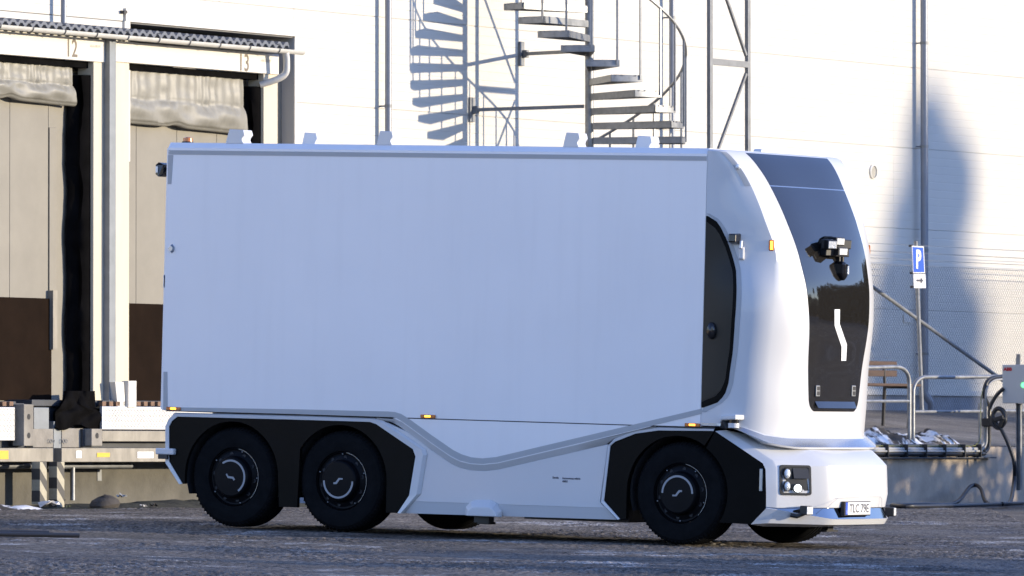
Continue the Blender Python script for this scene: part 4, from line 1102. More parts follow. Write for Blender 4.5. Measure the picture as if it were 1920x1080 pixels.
    # rear corner lidar pod
    p0, p1 = T(294, 840, -1.27), T(328, 853, -1.27)
    part(MB().box((p0.x, -1.30 * s, p1.z), (p1.x, -1.14 * s, p0.z)), 'rear_sensor', 'paint', bevel=.012)
    part(MB().box((p0.x + .03, -1.29 * s, p1.z - .045), (p0.x + .14, -1.17 * s, p1.z)), 'sensor_base', 'black_plastic')
# dark backing strip in the seam and rear door edge
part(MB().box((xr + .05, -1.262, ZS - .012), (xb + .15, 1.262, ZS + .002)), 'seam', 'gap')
part(MB().box((xr - .02, -1.26, ZS + .01), (xr + .004, 1.26, ZTOP - .06)), 'rear_door', 'box_paint', box)
# pod on the skirt
pp = XZ([(872, 966), (874, 950), (884, 940), (893, 937.5), (920, 937.5), (932, 944), (940, 959), (940, 970)], -1.25)
pi = XZ([(878, 967), (883, 954), (890, 951), (918, 952), (926, 957), (931, 969)], -1.31)
m = MB(); 
ctr = [(T(905, 955, -1.25).x, T(905, 955, -1.25).z)]
in8 = XZ([(876, 967), (879, 957), (886, 951.5), (895, 950.5), (917, 951.5), (924, 954), (929, 960), (932, 969)], -1.31)
m.loft([[(p[0], -1.225, p[1]) for p in pp], [(p[0], -1.26, p[1]) for p in pp], [(p[0], -1.325, p[1]) for p in in8]], True, True)
part(m, 'skirt_pod', 'paint', bevel=.008)
p = T(897, 976, -1.15); part(MB().box((p.x - .05, -1.15, p.z - .02), (p.x + .12, -1.05, p.z + .06)), 'pod_bracket', 'black_plastic')
p = T(905, 981, -1.1); part(MB().box((p.x - .05, -1.12, p.z - .01), (p.x + .09, -1.0, p.z + .015)), 'pod_bracket', 'black_plastic')
# chassis
part(MB().box((xr + .25, -.70, .42), (wx[2] + .75, .70, ZS - .02)).box((wx[1] + .75, -1.05, .30), (wx[2] - .68, 1.05, ZS - .02)), 'chassis', 'gap')
p0, p1 = T(985, 968, -1.0), T(1180, 980, -1.0)
part(MB().box((p0.x, -1.02, p1.z), (p1.x, 1.02, p0.z + .1)), 'battery_tray', 'black_plastic')
for x in wx: part(MB().tube([(x, -1.0, WR), (x, 1.0, WR)], .07, 12), 'axle', 'black_plastic')

# ---- wheels
def make_wheel():
    root = part(MB(), 'wheel', 'rubber') if False else bpy.data.objects.new('wheel', None)
    C.objects.link(root); root.parent = truck
    r = WR
    prof = [(.295, .02), (.30, -.005), (.33, -.012), (.40, -.02), (.455, -.012), (.482, .008), (.497, .03), (.503, .05)]
    for k in range(4):
        y = .05 + .05 + k * .062
        prof += [(.505, y - .014), (.490, y - .008), (.490, y + .002), (.505, y + .008)]
    prof += [(.503, .31), (.482, .345), (.44, .36), (.30, .35), (.29, .30)]
    t = MB().lathe_y(prof, 0, 0, 64).build('tyre', 'rubber', root, smooth=True, angle=28)
    # shoulder lugs
    m = MB()
    for k in range(72):
        a = 2 * math.pi * k / 72; w = .016
        def q(rr, y, da): return (rr * math.cos(a + da), y, rr * math.sin(a + da))
        m.prism([q(.47, .002, -w * .9), q(.47, .002, w * .9), q(.494, .03, w * .9), q(.494, .03, -w * .9)], [q(.480, -.003, -w * .7), q(.480, -.003, w * .7), q(.5045, .026, w * .7), q(.5045, .026, -w * .7)])
    stuff(m.build('tread_lug', 'rubber', t))
    d = MB().lathe_y([(.292, .03), (.292, .008), (.285, .004), (.276, .022), (.262, .024), (.216, .004), (.208, -.030), (.199, -.054), (.186, -.064), (.0, -.067)], 0, 0, 48).build('wheel_disc', 'rim', root, smooth=True, angle=25)
    MB().loft([[(.2905 * math.cos(R(a)), y, .2905 * math.sin(R(a))) for a in range(-46, 86, 6)] for y in (.003, -.001)] + [[(.2880 * math.cos(R(a)), -.001, .2880 * math.sin(R(a))) for a in range(-46, 86, 6)]]).build('rim_edge', 'pale_metal', root)  # highlight on the rim, shaped as a pale arc
    for k in range(10):
        a = 2 * math.pi * (k + .3) / 10; cx, cz = .239 * math.cos(a), .239 * math.sin(a)
        MB().loft([[(cx + rr * math.cos(b) * .9, yy, cz + rr * math.sin(b)) for b in [2 * math.pi * q / 12 for q in range(12)]] for rr, yy in ((.022, .012), (.019, .008), (.016, .012), (0.0, .012))], True).build('hand_hole', 'gap', d, fix=False)
    for k in range(5):
        a = 2 * math.pi * (k + .75) / 5; cx, cz = .270 * math.cos(a), .270 * math.sin(a)
        MB().lathe_y([(.006, .012), (.006, .002), (.0, .0)], 0, 0, 8).build('wheel_bolt', 'bolt', d).location = (cx, 0, cz)
    MB().loft([[(rr * math.cos(R(a)), yy, rr * math.sin(R(a))) for a in range(0, 181, 6)] for rr, yy in ((.157, -.060), (.157, -.0685), (.176, -.0685), (.176, -.060))]).build('arc_mark', 'mark', root)
    z_ = [(-.052, -.030), (-.052, -.014), (-.020, -.014), (.018, .032), (.052, .032), (.052, .014), (.030, .014), (-.008, -.030)]
    MB().prism([(x, -.064, z) for x, z in z_], [(x, -.0705, z) for x, z in z_]).build('wheel_mark', 'mark', root)
    return root
w0 = make_wheel()
def copy_tree(o, parent):
    c = o.copy(); C.objects.link(c); c.parent = parent
    for ch in list(o.children): copy_tree(ch, c)
    return c
spots = [(wx[2], -1, 0), (wx[1], -1, 180), (wx[0], -1, -55), (wx[2], 1, 30), (wx[1], 1, 100), (wx[0], 1, 60)]
for i, (x, s, rot) in enumerate(spots):
    w = w0 if i == 0 else copy_tree(w0, truck)
    w.location = (x, -1.205 if s < 0 else 1.205, WR - .002)
    for ch in w.children:
        if ch.name.startswith('rim_edge'): ch.rotation_euler = (0, R(rot), 0)
    # arc is built over the upper half in a frame seen from -y
    w.rotation_euler = (0, R(-rot), R(180) if s > 0 else 0)

# ---- cab shell
TAB = [  # z, front x, half width of black panel, crease x, crease y, crease sharpness
    (3.90, .350, .875, .285, 1.235, 1), (3.80, .480, .85, .435, 1.185, 1), (3.70, .570, .825, .52, 1.15, 1), (3.53, .685, .785, .62, 1.10, 1), (3.17, .880, .745, .775, 1.055, 1),
    (2.80, 1.025, .70, .885, 1.00, .8), (2.45, 1.095, .655, .905, 1.035, .15), (2.22, 1.105, .63, .90, 1.045, 0), (1.69, 1.058, .56, .855, 1.05, 0), (1.38, 1.045, .515, .845, 1.05, 0), (1.15, 1.03, .45, .83, 1.05, 0), (.9, 1.02, .42, .82, 1.05, 0)][::-1]
ZO = 0.022
TAB = [(r[0] + ZO,) + r[1:] for r in TAB]
tz = np.array([r[0] for r in TAB])
def pchip(xq, col):
    x, y = tz, np.array([r[col] for r in TAB]); h = np.diff(x); d = np.diff(y) / h; n = len(x); mm = np.zeros(n)
    for i in range(1, n - 1):
        mm[i] = 0 if d[i - 1] * d[i] <= 0 else (2 * d[i - 1] * d[i] / (d[i - 1] + d[i]))
    mm[0], mm[-1] = d[0], d[-1]
    xq = min(max(xq, x[0]), x[-1]); i = min(n - 2, max(0, int(np.searchsorted(x, xq)) - 1)); t = (xq - x[i]) / h[i]
    return float((1 + 2 * t) * (1 - t) ** 2 * y[i] + t * (1 - t) ** 2 * h[i] * mm[i] + t * t * (3 - 2 * t) * y[i + 1] + t * t * (t - 1) * h[i] * mm[i + 1])
YH = 1.272
def cabS(t, z, off=0.0):
    """cab skin: t 0 = joint with the box, 1 = crease / corner, 2 = middle of the front, up to 4 on the far side"""
    if t > 2:
        p = cabS(4 - t, z, off); return Vector((p.x, -p.y, p.z))
    xf, xc, yc, cr = pchip(z, 1), pchip(z, 3), pchip(z, 4), pchip(z, 5); PW = 3.4
    if t >= 1:
        y = -yc * (2 - t); x = xf - (xf - xc) * (abs(y) / yc) ** PW
        nx, ny = 1.0, -(xf - xc) * PW / yc * (abs(y) / yc) ** (PW - 1)
    else:
        sl = (xf - xc) * PW / yc
        cs = Vector((max(xb + .05, xc - sl * (YH - yc)), -YH)); A = Vector((xb, -YH)); Cc = Vector((xc, -yc))
        cc = (A + Cc) / 2 + Vector((0.03, -.03)); c = cs.lerp(cc, cr)
        q = A * (1 - t) ** 2 + c * 2 * t * (1 - t) + Cc * t * t; x, y = q
        g = (c - A) * 2 * (1 - t) + (Cc - c) * 2 * t
        nx, ny = g.y, -g.x
    n = Vector((nx, ny, 0)).normalized() if (nx or ny) else Vector((1, 0, 0))
    return Vector((x + n.x * off, y + n.y * off, z))
def fwt(t):                                # how far forward on the shell, for the sloping lower edge
    a = t if t <= 2 else 4 - t
    u = min(1, max(0, (a - .25) / 1.05)); return u * u * (3 - 2 * u)
ts = [i * .1 for i in range(10)] + [.96, 1.0, 1.04] + [1.1 + i * .06 for i in range(15)]
ts = ts + [2.0] + [4 - t for t in ts[::-1]]
rings = []
def low(t, z0, push=0.0):
    z = z0 + (1 - fwt(t)) * (1.152 - z0 - (.985 - z0) * .12)
    return z
ZLOW = 1.03
lv = [(.945, -.06), (.945, .125), (.962, .135), (1.045, .012), (1.06, 0.0)]
for z0, push in lv:
    r = []
    for t in ts:
        f = fwt(t); z = ZO + z0 + (1 - f) * (1.150 - z0) + (z0 - .945) * (1 - f) * .25
        r.append(cabS(t, max(z, .92), push * f))
    rings.append(r)
CTOP = min(3.92, ZTOP - .025)
zl = list(np.linspace(1.12 + ZO, CTOP, 58))
for z in zl:
    r = []
    for t in ts:
        f = fwt(t); zz = z
        if z < 1.4: zz = z + (1 - f) * max(0, (1.20 - z)) * (1 if z < 1.2 else 0)
        r.append(cabS(t, max(zz, z)))
    rings.append(r)
top = rings[-1]
for dx, k, dz in ((.02, .994, .010), (.06, .985, .016), (.16, .96, .019)):
    rings.append([Vector((max(xb, p.x - dx), p.y * k, p.z + dz)) for p in top])
rings.append([Vector((xb, p.y * .95, top[0].z + .020)) for p in top])
cab = part(MB().loft(rings[:3]).loft(rings[3:]), 'cab_shell', 'paint', smooth=True, angle=26, fix=False)
part(MB().loft(rings[2:4]), 'ledge', 'ledge', cab, smooth=True, fix=False)
def skin(f0, f1, zs_, n, off, name, mt, parent=None, rim=.012, smooth=True):
    """raised sheet on the cab skin between the edges t=f0(z) and t=f1(z)"""
    rr = []
    for z in zs_:
        a, b = f0(z), f1(z)
        rr.append([cabS(a + (b - a) * i / n, z, off) for i in range(n + 1)])
    m = MB().loft(rr)
    edge = [(0, 1, True), (-1, -2, True)]
    def strip(seq): 
        m.loft([[cabS(t, z, off) for t, z in seq], [cabS(t, z, off - rim) for t, z in seq]])
    z0, z1 = zs_[0], zs_[-1]
    strip([(f0(z), z) for z in zs_]); strip([(f1(z), z) for z in zs_])
    strip([(f0(z0) + (f1(z0) - f0(z0)) * i / n, z0) for i in range(n + 1)]); strip([(f0(z1) + (f1(z1) - f0(z1)) * i / n, z1) for i in range(n + 1)])
    return part(m, name, mt, parent or truck, smooth=smooth, angle=30, fix=False)
# black front: upper and lower sheet, rounded foot
def tw(z):
    yc = pchip(z, 4); return 2 - pchip(z, 2) / yc
zsplit = solve(lambda t, z: cabS(t, z), 1515, 352.5, 2.0, 3.5)[1]
ztopw = solve(lambda t, z: cabS(t, z), 1475, 285, 2.0, 3.85)[1]
zbotw = solve(lambda t, z: cabS(t, z), 1566, 772, 2.0, 1.4)[1]
part_up = skin(lambda z: tw(z), lambda z: 4 - tw(z), list(np.linspace(zsplit + .006, min(CTOP - .004, ztopw), 16)), 24, .004, 'front_panel', 'glass')
def twl(z):
    d = z - zbotw; r = .11; inset = 0 if d > r else (r - math.sqrt(max(0, r * r - (r - d) ** 2))) * .9
    return tw(z) + inset / pchip(z, 4)
zl2 = [zbotw + .0015, zbotw + .006, zbotw + .015, zbotw + .03, zbotw + .05, zbotw + .08, zbotw + .11] + list(np.linspace(zbotw + .15, zsplit - .006, 40))
front = skin(lambda z: twl(z), lambda z: 4 - twl(z), zl2, 24, .004, 'front_panel', 'glass')
part(MB().loft([[cabS(tw(zsplit) + (4 - 2 * tw(zsplit)) * i / 20, zsplit + d, .0025) for i in range(21)] for d in (-.006, .006)]), 'panel_gap', 'pale_metal')
# lower air band on the panel
def band(z): return tw(z) + .10
zb0, zb1_ = zbotw + .035, zbotw + .10
rr = []
for k in range(7):
    u = k / 6; z = zb0 + (zb1_ - zb0) * u
    rr.append([cabS(band(z) + (4 - 2 * band(z)) * i / 20, z, .006 + .035 * (1 - u)) + Vector((0, 0, 0)) for i in range(21)])
part(MB().loft(rr), 'panel_lip', 'glass', front, smooth=True, fix=False)
# white emblem on the black panel
em = [(1565, 580), (1575, 580), (1574.5, 607), (1588, 646), (1586.5, 676.5), (1577.5, 676.5), (1578, 650), (1565, 611)]
def front_pts(lst, off): 
    out = []
    for x, y in lst:
        t, z = solve(lambda a, b: cabS(a, b, off), x, y, 2.0, 2.2); out.append(cabS(t, z, off))
    return out
e0, e1 = front_pts(em, .006), front_pts(em, .009)
m = MB()
for quad in ((0, 1, 2, 7), (7, 2, 3, 6), (6, 3, 4, 5)): m.prism([e0[i] for i in quad], [e1[i] for i in quad])
part(m, 'emblem', 'white_sign', front)
# latches
for cx in (1532.5, 1599.5):
    t, z = solve(lambda a, b: cabS(a, b, .006), cx, 733, 2.0, 1.6); p = cabS(t, z, .006)
    l = part(MB().box((p.x - .004, p.y - .042, p.z - .055), (p.x + .012, p.y + .042, p.z + .055)), 'latch', 'steel_dull', front, bevel=.012)
    part(MB().box((p.x + .0, p.y - .028, p.z - .042), (p.x + .014, p.y + .028, p.z - .004)).box((p.x + .0, p.y - .028, p.z + .006), (p.x + .014, p.y + .028, p.z + .042)), 'latch_recess', 'gap', l)
# side window of the cab with grey edging
wn_ = [(1341, 411), (1352, 427), (1363, 450), (1375, 486), (1380, 505), (1381, 535), (1378, 600), (1374, 660), (1366, 718), (1360, 737), (1351, 750), (1343, 756.5)]
tz_ = [solve(lambda a, b: cabS(a, b, .004), x, y, .4, (1020 - y) / 191) for x, y in wn_]
top_z, bot_z = T(1322, 404, -1.274).z, T(1318, 765, -1.274).z
zz = [bot_z] + [v for _, v in tz_][::-1] + [top_z]; tt = [0.012] + [u for u, _ in tz_][::-1] + [.012]
def wt(z): return max(.012, float(np.interp(z, zz, tt)))
zrow_ = sorted(set([bot_z + .004, top_z - .004] + list(np.linspace(bot_z + .01, top_z - .01, 40))))
for mir in (0, 1):
    f = (lambda t: (lambda z: 4 - t(z))) if mir else (lambda t: t)
    w_ = skin(f(lambda z: .004), f(wt), zrow_, 8, .005, 'side_window', 'black_panel')
    def wt2(z): return max(.012, float(np.interp((z - bot_z - .055) / (top_z - bot_z - .11) * (top_z - bot_z) + bot_z, zz, tt)) - .045)
    skin(f(lambda z: .006), f(wt2), [bot_z + .06 + (top_z - bot_z - .12) * i / 30 for i in range(31)], 8, .007, 'window_pane', 'window_glass' if False else 'glass_dark', w_, rim=.004)
    def wo(z): return wt(z) + .055
    zo = list(np.linspace(bot_z - .04, top_z + .02, 42))
    def wte(z): return float(np.interp(z, zz, tt)) if bot_z < z < top_z else .004
    skin(f(lambda z: max(.004, wte(z))), f(lambda z: max(.02, float(np.interp(z, [bot_z - .05] + [q for q in zz[1:-1]] + [top_z + .03], [.03] + [q + .065 for q in tt[1:-1]] + [.03])))), zo, 3, .003, 'window_edging', 'tape', w_, rim=.004)
# upper side grey edging along the roof curve
def edge_t(z, w):
    ln = (cabS(1, z) - cabS(0, z)).length; return max(.03, .985 - w / ln)
for mir in (0, 1):
    f = (lambda t: (lambda z: 4 - t(z))) if mir else (lambda t: t)
    skin(f(lambda z: edge_t(z, .062)), f(lambda z: .985), list(np.linspace(T(1400, 349, -1.1).z, CTOP - .01, 16)), 3, .003, 'roof_edging', 'tape', cab, rim=.004)
def on_cab(px, py, t0, off=0.0):
    t, z = solve(lambda a, b: cabS(a, b, off), px, py, t0, (1020 - py) / 191); return t, z, cabS(t, z, off)
def nrm(t, z): return (cabS(t, z, .1) - cabS(t, z, 0)).normalized()
def pod(p, n, w, h, d, name, mt, parent=None, taper=.8, bevel=.012):
    n = Vector(n).normalized(); u = Vector((0, 0, 1)).cross(n).normalized(); v = n.cross(u)
    q = [(-1, -1), (1, -1), (1, 1), (-1, 1)]
    return part(MB().loft([[p + u * (a * w / 2) + v * (b * h / 2) for a, b in q], [p + n * d + u * (a * w / 2 * taper) + v * (b * h / 2 * taper) for a, b in q]], True, True), name, mt, parent, bevel=bevel)
t, z, p = on_cab(1383, 313, .85); pod(p, nrm(t, z), .055, .055, .03, 'roof_lamp', 'lens', cab, .6)
for mir in (1, -1):
    t, z, p = on_cab(1446.5, 460, 1.0); n = nrm(min(1.05, t), z); 
    p = Vector((p.x, p.y * mir, p.z)); n = Vector((n.x, n.y * mir, 0))
    l = pod(p - n * .005, n, .055, .115, .02, 'turn_indicator', 'amber', cab, .85)
    pod(p + n * .013, n, .026, .085, .004, 'indicator_led', 'amber_lit', l, .9, 0)
    # white mirror-camera pod and black camera
    t, z, p = on_cab(1391, 475, .75); p = Vector((p.x, p.y * mir, p.z)); n = Vector((.35, -.94 * mir, 0))
    pod(p - n * .01, n, .06, .14, .05, 'side_pod', 'paint', cab, .8)
    t, z, p = on_cab(1380, 448, .6); p = Vector((p.x, p.y * mir, p.z)); n = Vector((.15, -.99 * mir, .05))
    pod(p - n * .01, n, .10, .11, .13, 'side_camera', 'black_shiny', cab, .75)
    part(MB().tube([p + Vector((.07, -.02 * mir, -.02)), p + Vector((.075, -.04 * mir, -.09))], .016, 8), 'camera_stalk', 'white_sign', cab)
    # lower corner lidar: white cap over black puck
    t, z, p = on_cab(1364, 792, .42); p = Vector((p.x, p.y * mir, p.z))
    hz = .055
    o1 = [(p.x - .11, p.y + .03 * mir, p.z - .03), (p.x - .02, p.y - .10 * mir, p.z + .025), (p.x + .14, p.y - .10 * mir, p.z + .03), (p.x + .16, p.y + .05 * mir, p.z + .03)]
    part(MB().prism(o1, [(a, b, c + .05) for a, b, c in o1]), 'corner_sensor_cap', 'paint', cab, bevel=.012)
    part(MB().prism([(p.x - .10, p.y + .02 * mir, p.z - .06), (p.x + .02, p.y - .075 * mir, p.z - .06), (p.x + .06, p.y + .02 * mir, p.z - .06)], [(p.x - .08, p.y + .02 * mir, p.z - .0), (p.x - .01, p.y - .085 * mir, p.z + .025), (p.x + .07, p.y + .02 * mir, p.z + .02)]), 'sensor_bracket', 'black_plastic', cab)
    part(MB().tube([(p.x + .085, p.y - .03 * mir, p.z - .005), (p.x + .085, p.y - .03 * mir, p.z + .035)], .052, 18), 'corner_sensor', 'black_shiny', cab, smooth=True)
    part(MB().tube([(p.x + .085, p.y - .03 * mir, p.z - .05), (p.x + .085, p.y - .03 * mir, p.z - .005)], .055, 18), 'sensor_foot', 'paint', cab, smooth=True)
t, z, p = on_cab(1336, 620, .1); m = MB()
n = nrm(t, z); u = Vector((0, 0, 1)).cross(n).normalized()
ov = lambda k, r: p + u * (.05 * r * math.cos(k)) + Vector((0, 0, .085 * r * math.sin(k)))
part(MB().loft([[ov(i * math.pi / 8, r) + n * d for i in range(16)] for r, d in ((1.0, 0.0), (.95, .04), (.7, .06), (0, .065))], True), 'window_camera', 'black_shiny', smooth=True, angle=40)
t, z, p = on_cab(1425, 281, 1.3)
# ---- lamp cluster and camera on the black front
def fp(px, py, off=.0): 
    t, z = solve(lambda a, b: cabS(a, b, off), px, py, 2.0, 2.8); return cabS(t, z, off)
lc = bpy.data.objects.new('lamp_cluster', None); C.objects.link(lc); lc.parent = truck
def lamp(px, py, w, h, d, yaw, lit, off=.16):
    p = fp(px, py, off); n = Vector((math.cos(R(yaw)), math.sin(R(yaw)), -.08)).normalized()
    pod(p - n * d, n, w, h, d, 'lamp_body', 'black_plastic', lc, 1.06, .008)
    if lit: pod(p, n, w * .86, h * .82, .006, 'lamp_lens', 'led', lc, 1.0, .004)
lamp(1576, 453, .14, .075, .12, -8, True, .16); lamp(1561, 459, .10, .085, .11, -38, True, .18); lamp(1581, 472, .15, .075, .12, -8, True, .18)
lamp(1591, 459, .10, .085, .10, 62, False, .10); lamp(1549, 458, .10, .09, .10, -75, False, .10); lamp(1553, 449, .09, .055, .09, -60, False, .06); lamp(1559, 474, .14, .06, .1, -20, False, .10)
p = fp(1571, 470, .02)
part(MB().box((p.x - .04, p.y - .16, p.z - .06), (p.x + .06, p.y + .13, p.z + .10)).box((p.x - .02, p.y - .05, p.z - .17), (p.x + .05, p.y - .02, p.z)).box((p.x - .02, p.y + .02, p.z - .17), (p.x + .05, p.y + .05, p.z)), 'lamp_bracket', 'black_plastic', lc, bevel=.008)
p = fp(1573, 508, .0)
q = [(-.06, .07), (-.045, .10), (.045, .085), (.06, .05), (.06, -.03), (.01, -.10), (-.055, -.03)]
cm = part(MB().loft([[(p.x - .03, p.y + a, p.z + b) for a, b in q], [(p.x + .06, p.y + a * .95, p.z + b * .95) for a, b in q], [(p.x + .085, p.y + a * .6 + .01, p.z + b * .7 + .01) for a, b in q]], True, True), 'front_camera', 'black_shiny', bevel=.008)
part(MB().box((p.x + .07, p.y + .012, p.z - .03), (p.x + .092, p.y + .04, p.z + .05)), 'camera_lens', 'lens', cm)

# ---- nose / bumper
def full(r): return [Vector(a) for a in r] + [Vector((a[0], -a[1], a[2])) for a in r[-2::-1]]
def fill(r):                                # S, K, M, centre -> finer row with softened corners
    S, K, Mm, Cn = [Vector(a) for a in r]
    k0, k1 = K.lerp(S, .08), K.lerp(Mm, .018)
    m0, m1, m2 = Mm.lerp(K, .12), Mm + Vector((.004, 0, 0)), Mm.lerp(Cn, .14)
    return full([S, S.lerp(K, .5), k0, (k0 + k1) / 2 * .5 + K * .5, k1, K.lerp(Mm, .25), K.lerp(Mm, .5), K.lerp(Mm, .75), m0, (m0 + m2) / 2 * .55 + Mm * .45, m2, Mm.lerp(Cn, .55) + Vector((.006, 0, 0)), Cn])
FP0, FNR = Vector((.40, -1.262, .6)), Vector((.235, -.972, 0))
def SK(s_px, k_px):
    S = TP(*s_px, FP0 + FNR * .002, FNR); K = TP(*k_px, FP0 - FNR * .040, FNR); return [tuple(S), tuple(K)]
r0 = SK((1341, 808.5), (1361, 806)) + [(.95, -.62, .985), (1.02, 0, .96)]
r0b = SK((1385, 838), (1405, 834)) + [(1.17, -.62, .925), (1.215, 0, .915)]
r1 = SK((1430, 868.5), (1449, 863)) + [(1.29, -.60, .835), (1.33, 0, .835)]
r2 = SK((1435.5, 880), (1456, 877)) + [(1.34, -.60, .79), (1.366, 0, .79)]
r3 = SK((1436.5, 925), (1456.5, 925)) + [(1.358, -.60, .51), (1.384, 0, .51)]
r4 = SK((1436.5, 950), (1456, 952)) + [(1.332, -.595, .380), (1.355, 0, .380)]
def dn(p, x, y, z): return tuple(Vector(p) + Vector((x, y, z)))
r5 = [dn(r4[0], -.004, .003, -.006), dn(r4[1], -.010, .006, -.004), (1.318, -.59, .376), (1.341, 0, .376)]
r6 = [dn(r4[0], -.003, .003, -.012), dn(r4[1], -.006, .004, -.014), (1.352, -.597, .270), (1.374, 0, .270)]
r7 = [dn(r4[0], 0, 0, -.016), dn(r4[1], 0, 0, -.018), (1.368, -.600, .267), (1.390, 0, .267)]
r8 = SK((1408, 983), (1440, 981)) + [(1.335, -.595, .212), (1.357, 0, .212)]
r9 = [dn(r8[0], -.02, .03, -.003), (.82, -1.0, .205), (1.1, -.5, .205), (1.1, 0, .205)]
for r_ in (r0, r0b, r1, r2, r3, r4, r5, r6, r7, r8):
    for i_ in (2, 3): r_[i_] = (r_[i_][0], r_[i_][1], r_[i_][2] + ZO)
nose = part(MB().loft([fill(r) for r in (r0, r0b, r1, r2, r3, r4, r5)]), 'nose', 'paint', smooth=True, angle=24, fix=False)
part(MB().loft([fill(r) for r in (r5, r6)]), 'mirror_strip', 'chrome_dark', nose, smooth=True, angle=24, fix=False)
part(MB().loft([fill(r) for r in (r6, r7, r8, r9)]), 'lower_lip', 'paint', nose, smooth=True, angle=24, fix=False)
# dark slot under the cab lip
part(MB().box((.5, -.62, .925), (1.0, .62, .98)), 'slot', 'gap', nose)
# headlamps on the angled facets
def facet(a, z, off, mir=1):
    f = min(1, max(0, (z - .532) / (.802 - .532)))
    K = Vector(r3[1]).lerp(Vector(r2[1]), f); Mm = Vector(r3[2]).lerp(Vector(r2[2]), f)
    p = K.lerp(Mm, a); d = (Mm - K).normalized(); n = Vector((d.y, -d.x, 0)).normalized(); p = p + n * off
    return Vector((p.x, p.y * mir, z))
def rrect(a0, a1, z0, z1, r, n=5):
    La = (Vector(r3[2]) - Vector(r3[1])).length; ra = r / La; o_ = []
    for ca, cz, s0 in ((a1 - ra, z1 - r, 0), (a0 + ra, z1 - r, 90), (a0 + ra, z0 + r, 180), (a1 - ra, z0 + r, 270)):
        for k in range(n + 1):
            b = R(s0 + 90 * k / n); o_.append((ca + ra * math.cos(b), cz + r * math.sin(b)))
    return o_
for mir in (1, -1):
    hz0, hz1 = solve(lambda a, z: facet(a, z, .006), 1490, 928.5, .4, .5)[1], solve(lambda a, z: facet(a, z, .006), 1490, 872, .4, .78)[1]
    a0, a1 = solve(lambda a, z: facet(a, z, .006), 1462, 900, .1, .6)[0], solve(lambda a, z: facet(a, z, .006), 1521, 900, .7, .6)[0]
    out, inn = rrect(a0, a1, hz0, hz1, .03), rrect(a0 + .05, a1 - .035, hz0 + .022, hz1 - .022, .02)
    hl = part(MB().loft([[facet(a, z, -.004, mir) for a, z in out], [facet(a, z, .010, mir) for a, z in out], [facet(a, z, .010, mir) for a, z in inn], [facet(a, z, -.0, mir) for a, z in inn]], True, True), 'headlamp', 'black_plastic', nose, fix=True)
    part(MB().prism([facet(a0 + .24, hz1 - .13, .003, mir), facet(a1 - .045, hz1 - .13, .003, mir), facet(a1 - .045, hz1 - .03, .003, mir), facet(a0 + .24, hz1 - .03, .003, mir)],
                    [facet(a0 + .24, hz1 - .13, .03, mir), facet(a1 - .045, hz1 - .13, .03, mir), facet(a1 - .045, hz1 - .03, .004, mir), facet(a0 + .24, hz1 - .03, .004, mir)]), 'headlamp_hood', 'black_plastic', hl)
    for px, py, rad, lit in ((1475.5, 888, .048, False), (1475.5, 911.5, .045, False), (1495, 915.5, .043, True)):
        a, z = solve(lambda a, z: facet(a, z, .012), px, py, .3, .6); n = (facet(a, z, .1, mir) - facet(a, z, 0, mir)).normalized()
        c = facet(a, z, .004, mir); u = Vector((0, 0, 1)).cross(n).normalized(); vv = Vector((0, 0, 1))
        el = lambda r, d: [c + n * d + u * (r * .72 * math.cos(k * math.pi / 10)) + vv * (r * math.sin(k * math.pi / 10)) for k in range(20)] if not lit else [c + n * d + u * (r * math.cos(k * math.pi / 10)) + vv * (r * .9 * math.sin(k * math.pi / 10)) for k in range(20)]
        part(MB().loft([el(rad * 1.18, 0), el(rad * 1.18, .022), el(rad, .022)], True), 'lamp_ring', 'black_plastic', hl, smooth=True, angle=40)
        part(MB().loft([el(rad, .018), el(rad * .8, .028), el(rad * .4, .033), el(0, .034)], True), 'lamp_lens', 'lamp_lit' if lit else 'lens', hl, smooth=True, angle=60)
    # bumper work lamp on a stub
    c = Vector((1.225, -.77 * mir, .352)) if mir == 1 else Vector((1.27, .80, .352))
    if mir == 1: c = TX(1511, 957, 1.22) 
    n = Vector((1, -.25 * mir, 0)).normalized()
    l = pod(c - n * .04, n, .10, .09, .09, 'bumper_lamp', 'black_plastic', nose, 1.0, .01)
    pod(c + n * .05, n, .085, .075, .005, 'lamp_lens', 'led', l, 1.0, .003)
    part(MB().tube([c + Vector((-.02, 0, -.03)), c + Vector((-.07, -.05 * mir, -.06)), c + Vector((-.13, -.07 * mir, -.05))], .022, 8), 'lamp_stub', 'black_plastic', l, smooth=True)
# number plate
pc_ = TX(1607.5, 953.5, 1.335)
PX = 1.398
tl, br = TX(1586, 942, PX), TX(1631.5, 966, PX)
y0p, y1p = tl.y, br.y; zc_p = (TX(1608, 941, PX).z + TX(1608, 965.5, PX).z) / 2; hp = .060
npl = part(MB().box((PX - .05, y0p - .012, zc_p - hp - .012), (PX - .002, y1p + .008, zc_p + hp + .008)), 'plate_holder', 'black_plastic', nose, bevel=.004)
part(MB().box((PX - .004, y0p, zc_p - hp), (PX, y1p, zc_p + hp)), 'number_plate', 'plate_white', npl)
wE = (y1p - y0p) * .085
part(MB().box((PX - .003, y0p, zc_p - hp), (PX + .0015, y0p + wE, zc_p + hp)), 'plate_band', 'plate_blue', npl)
text_mesh('plate_text', 'S', .04, 'white_sign', frame((PX + .003, y0p + wE / 2, zc_p - .035), (0, 1, 0), (0, 0, 1)), npl, .8, .0004)
wpl = (y1p - y0p) - wE
o = text_mesh('plate_text', 'TLC 79E', .118, 'ink', frame((PX + .002, y0p + wE + wpl * .5, zc_p - .004), (0, 1, 0), (0, 0, 1)), npl, 1.0, .0006, .001)
ext = max(v.co.y for v in o.data.vertices) - min(v.co.y for v in o.data.vertices)
sc = wpl * .86 / ext; cyy = y0p + wE + wpl * .5
for v in o.data.vertices: v.co.y = cyy + (v.co.y - cyy) * sc
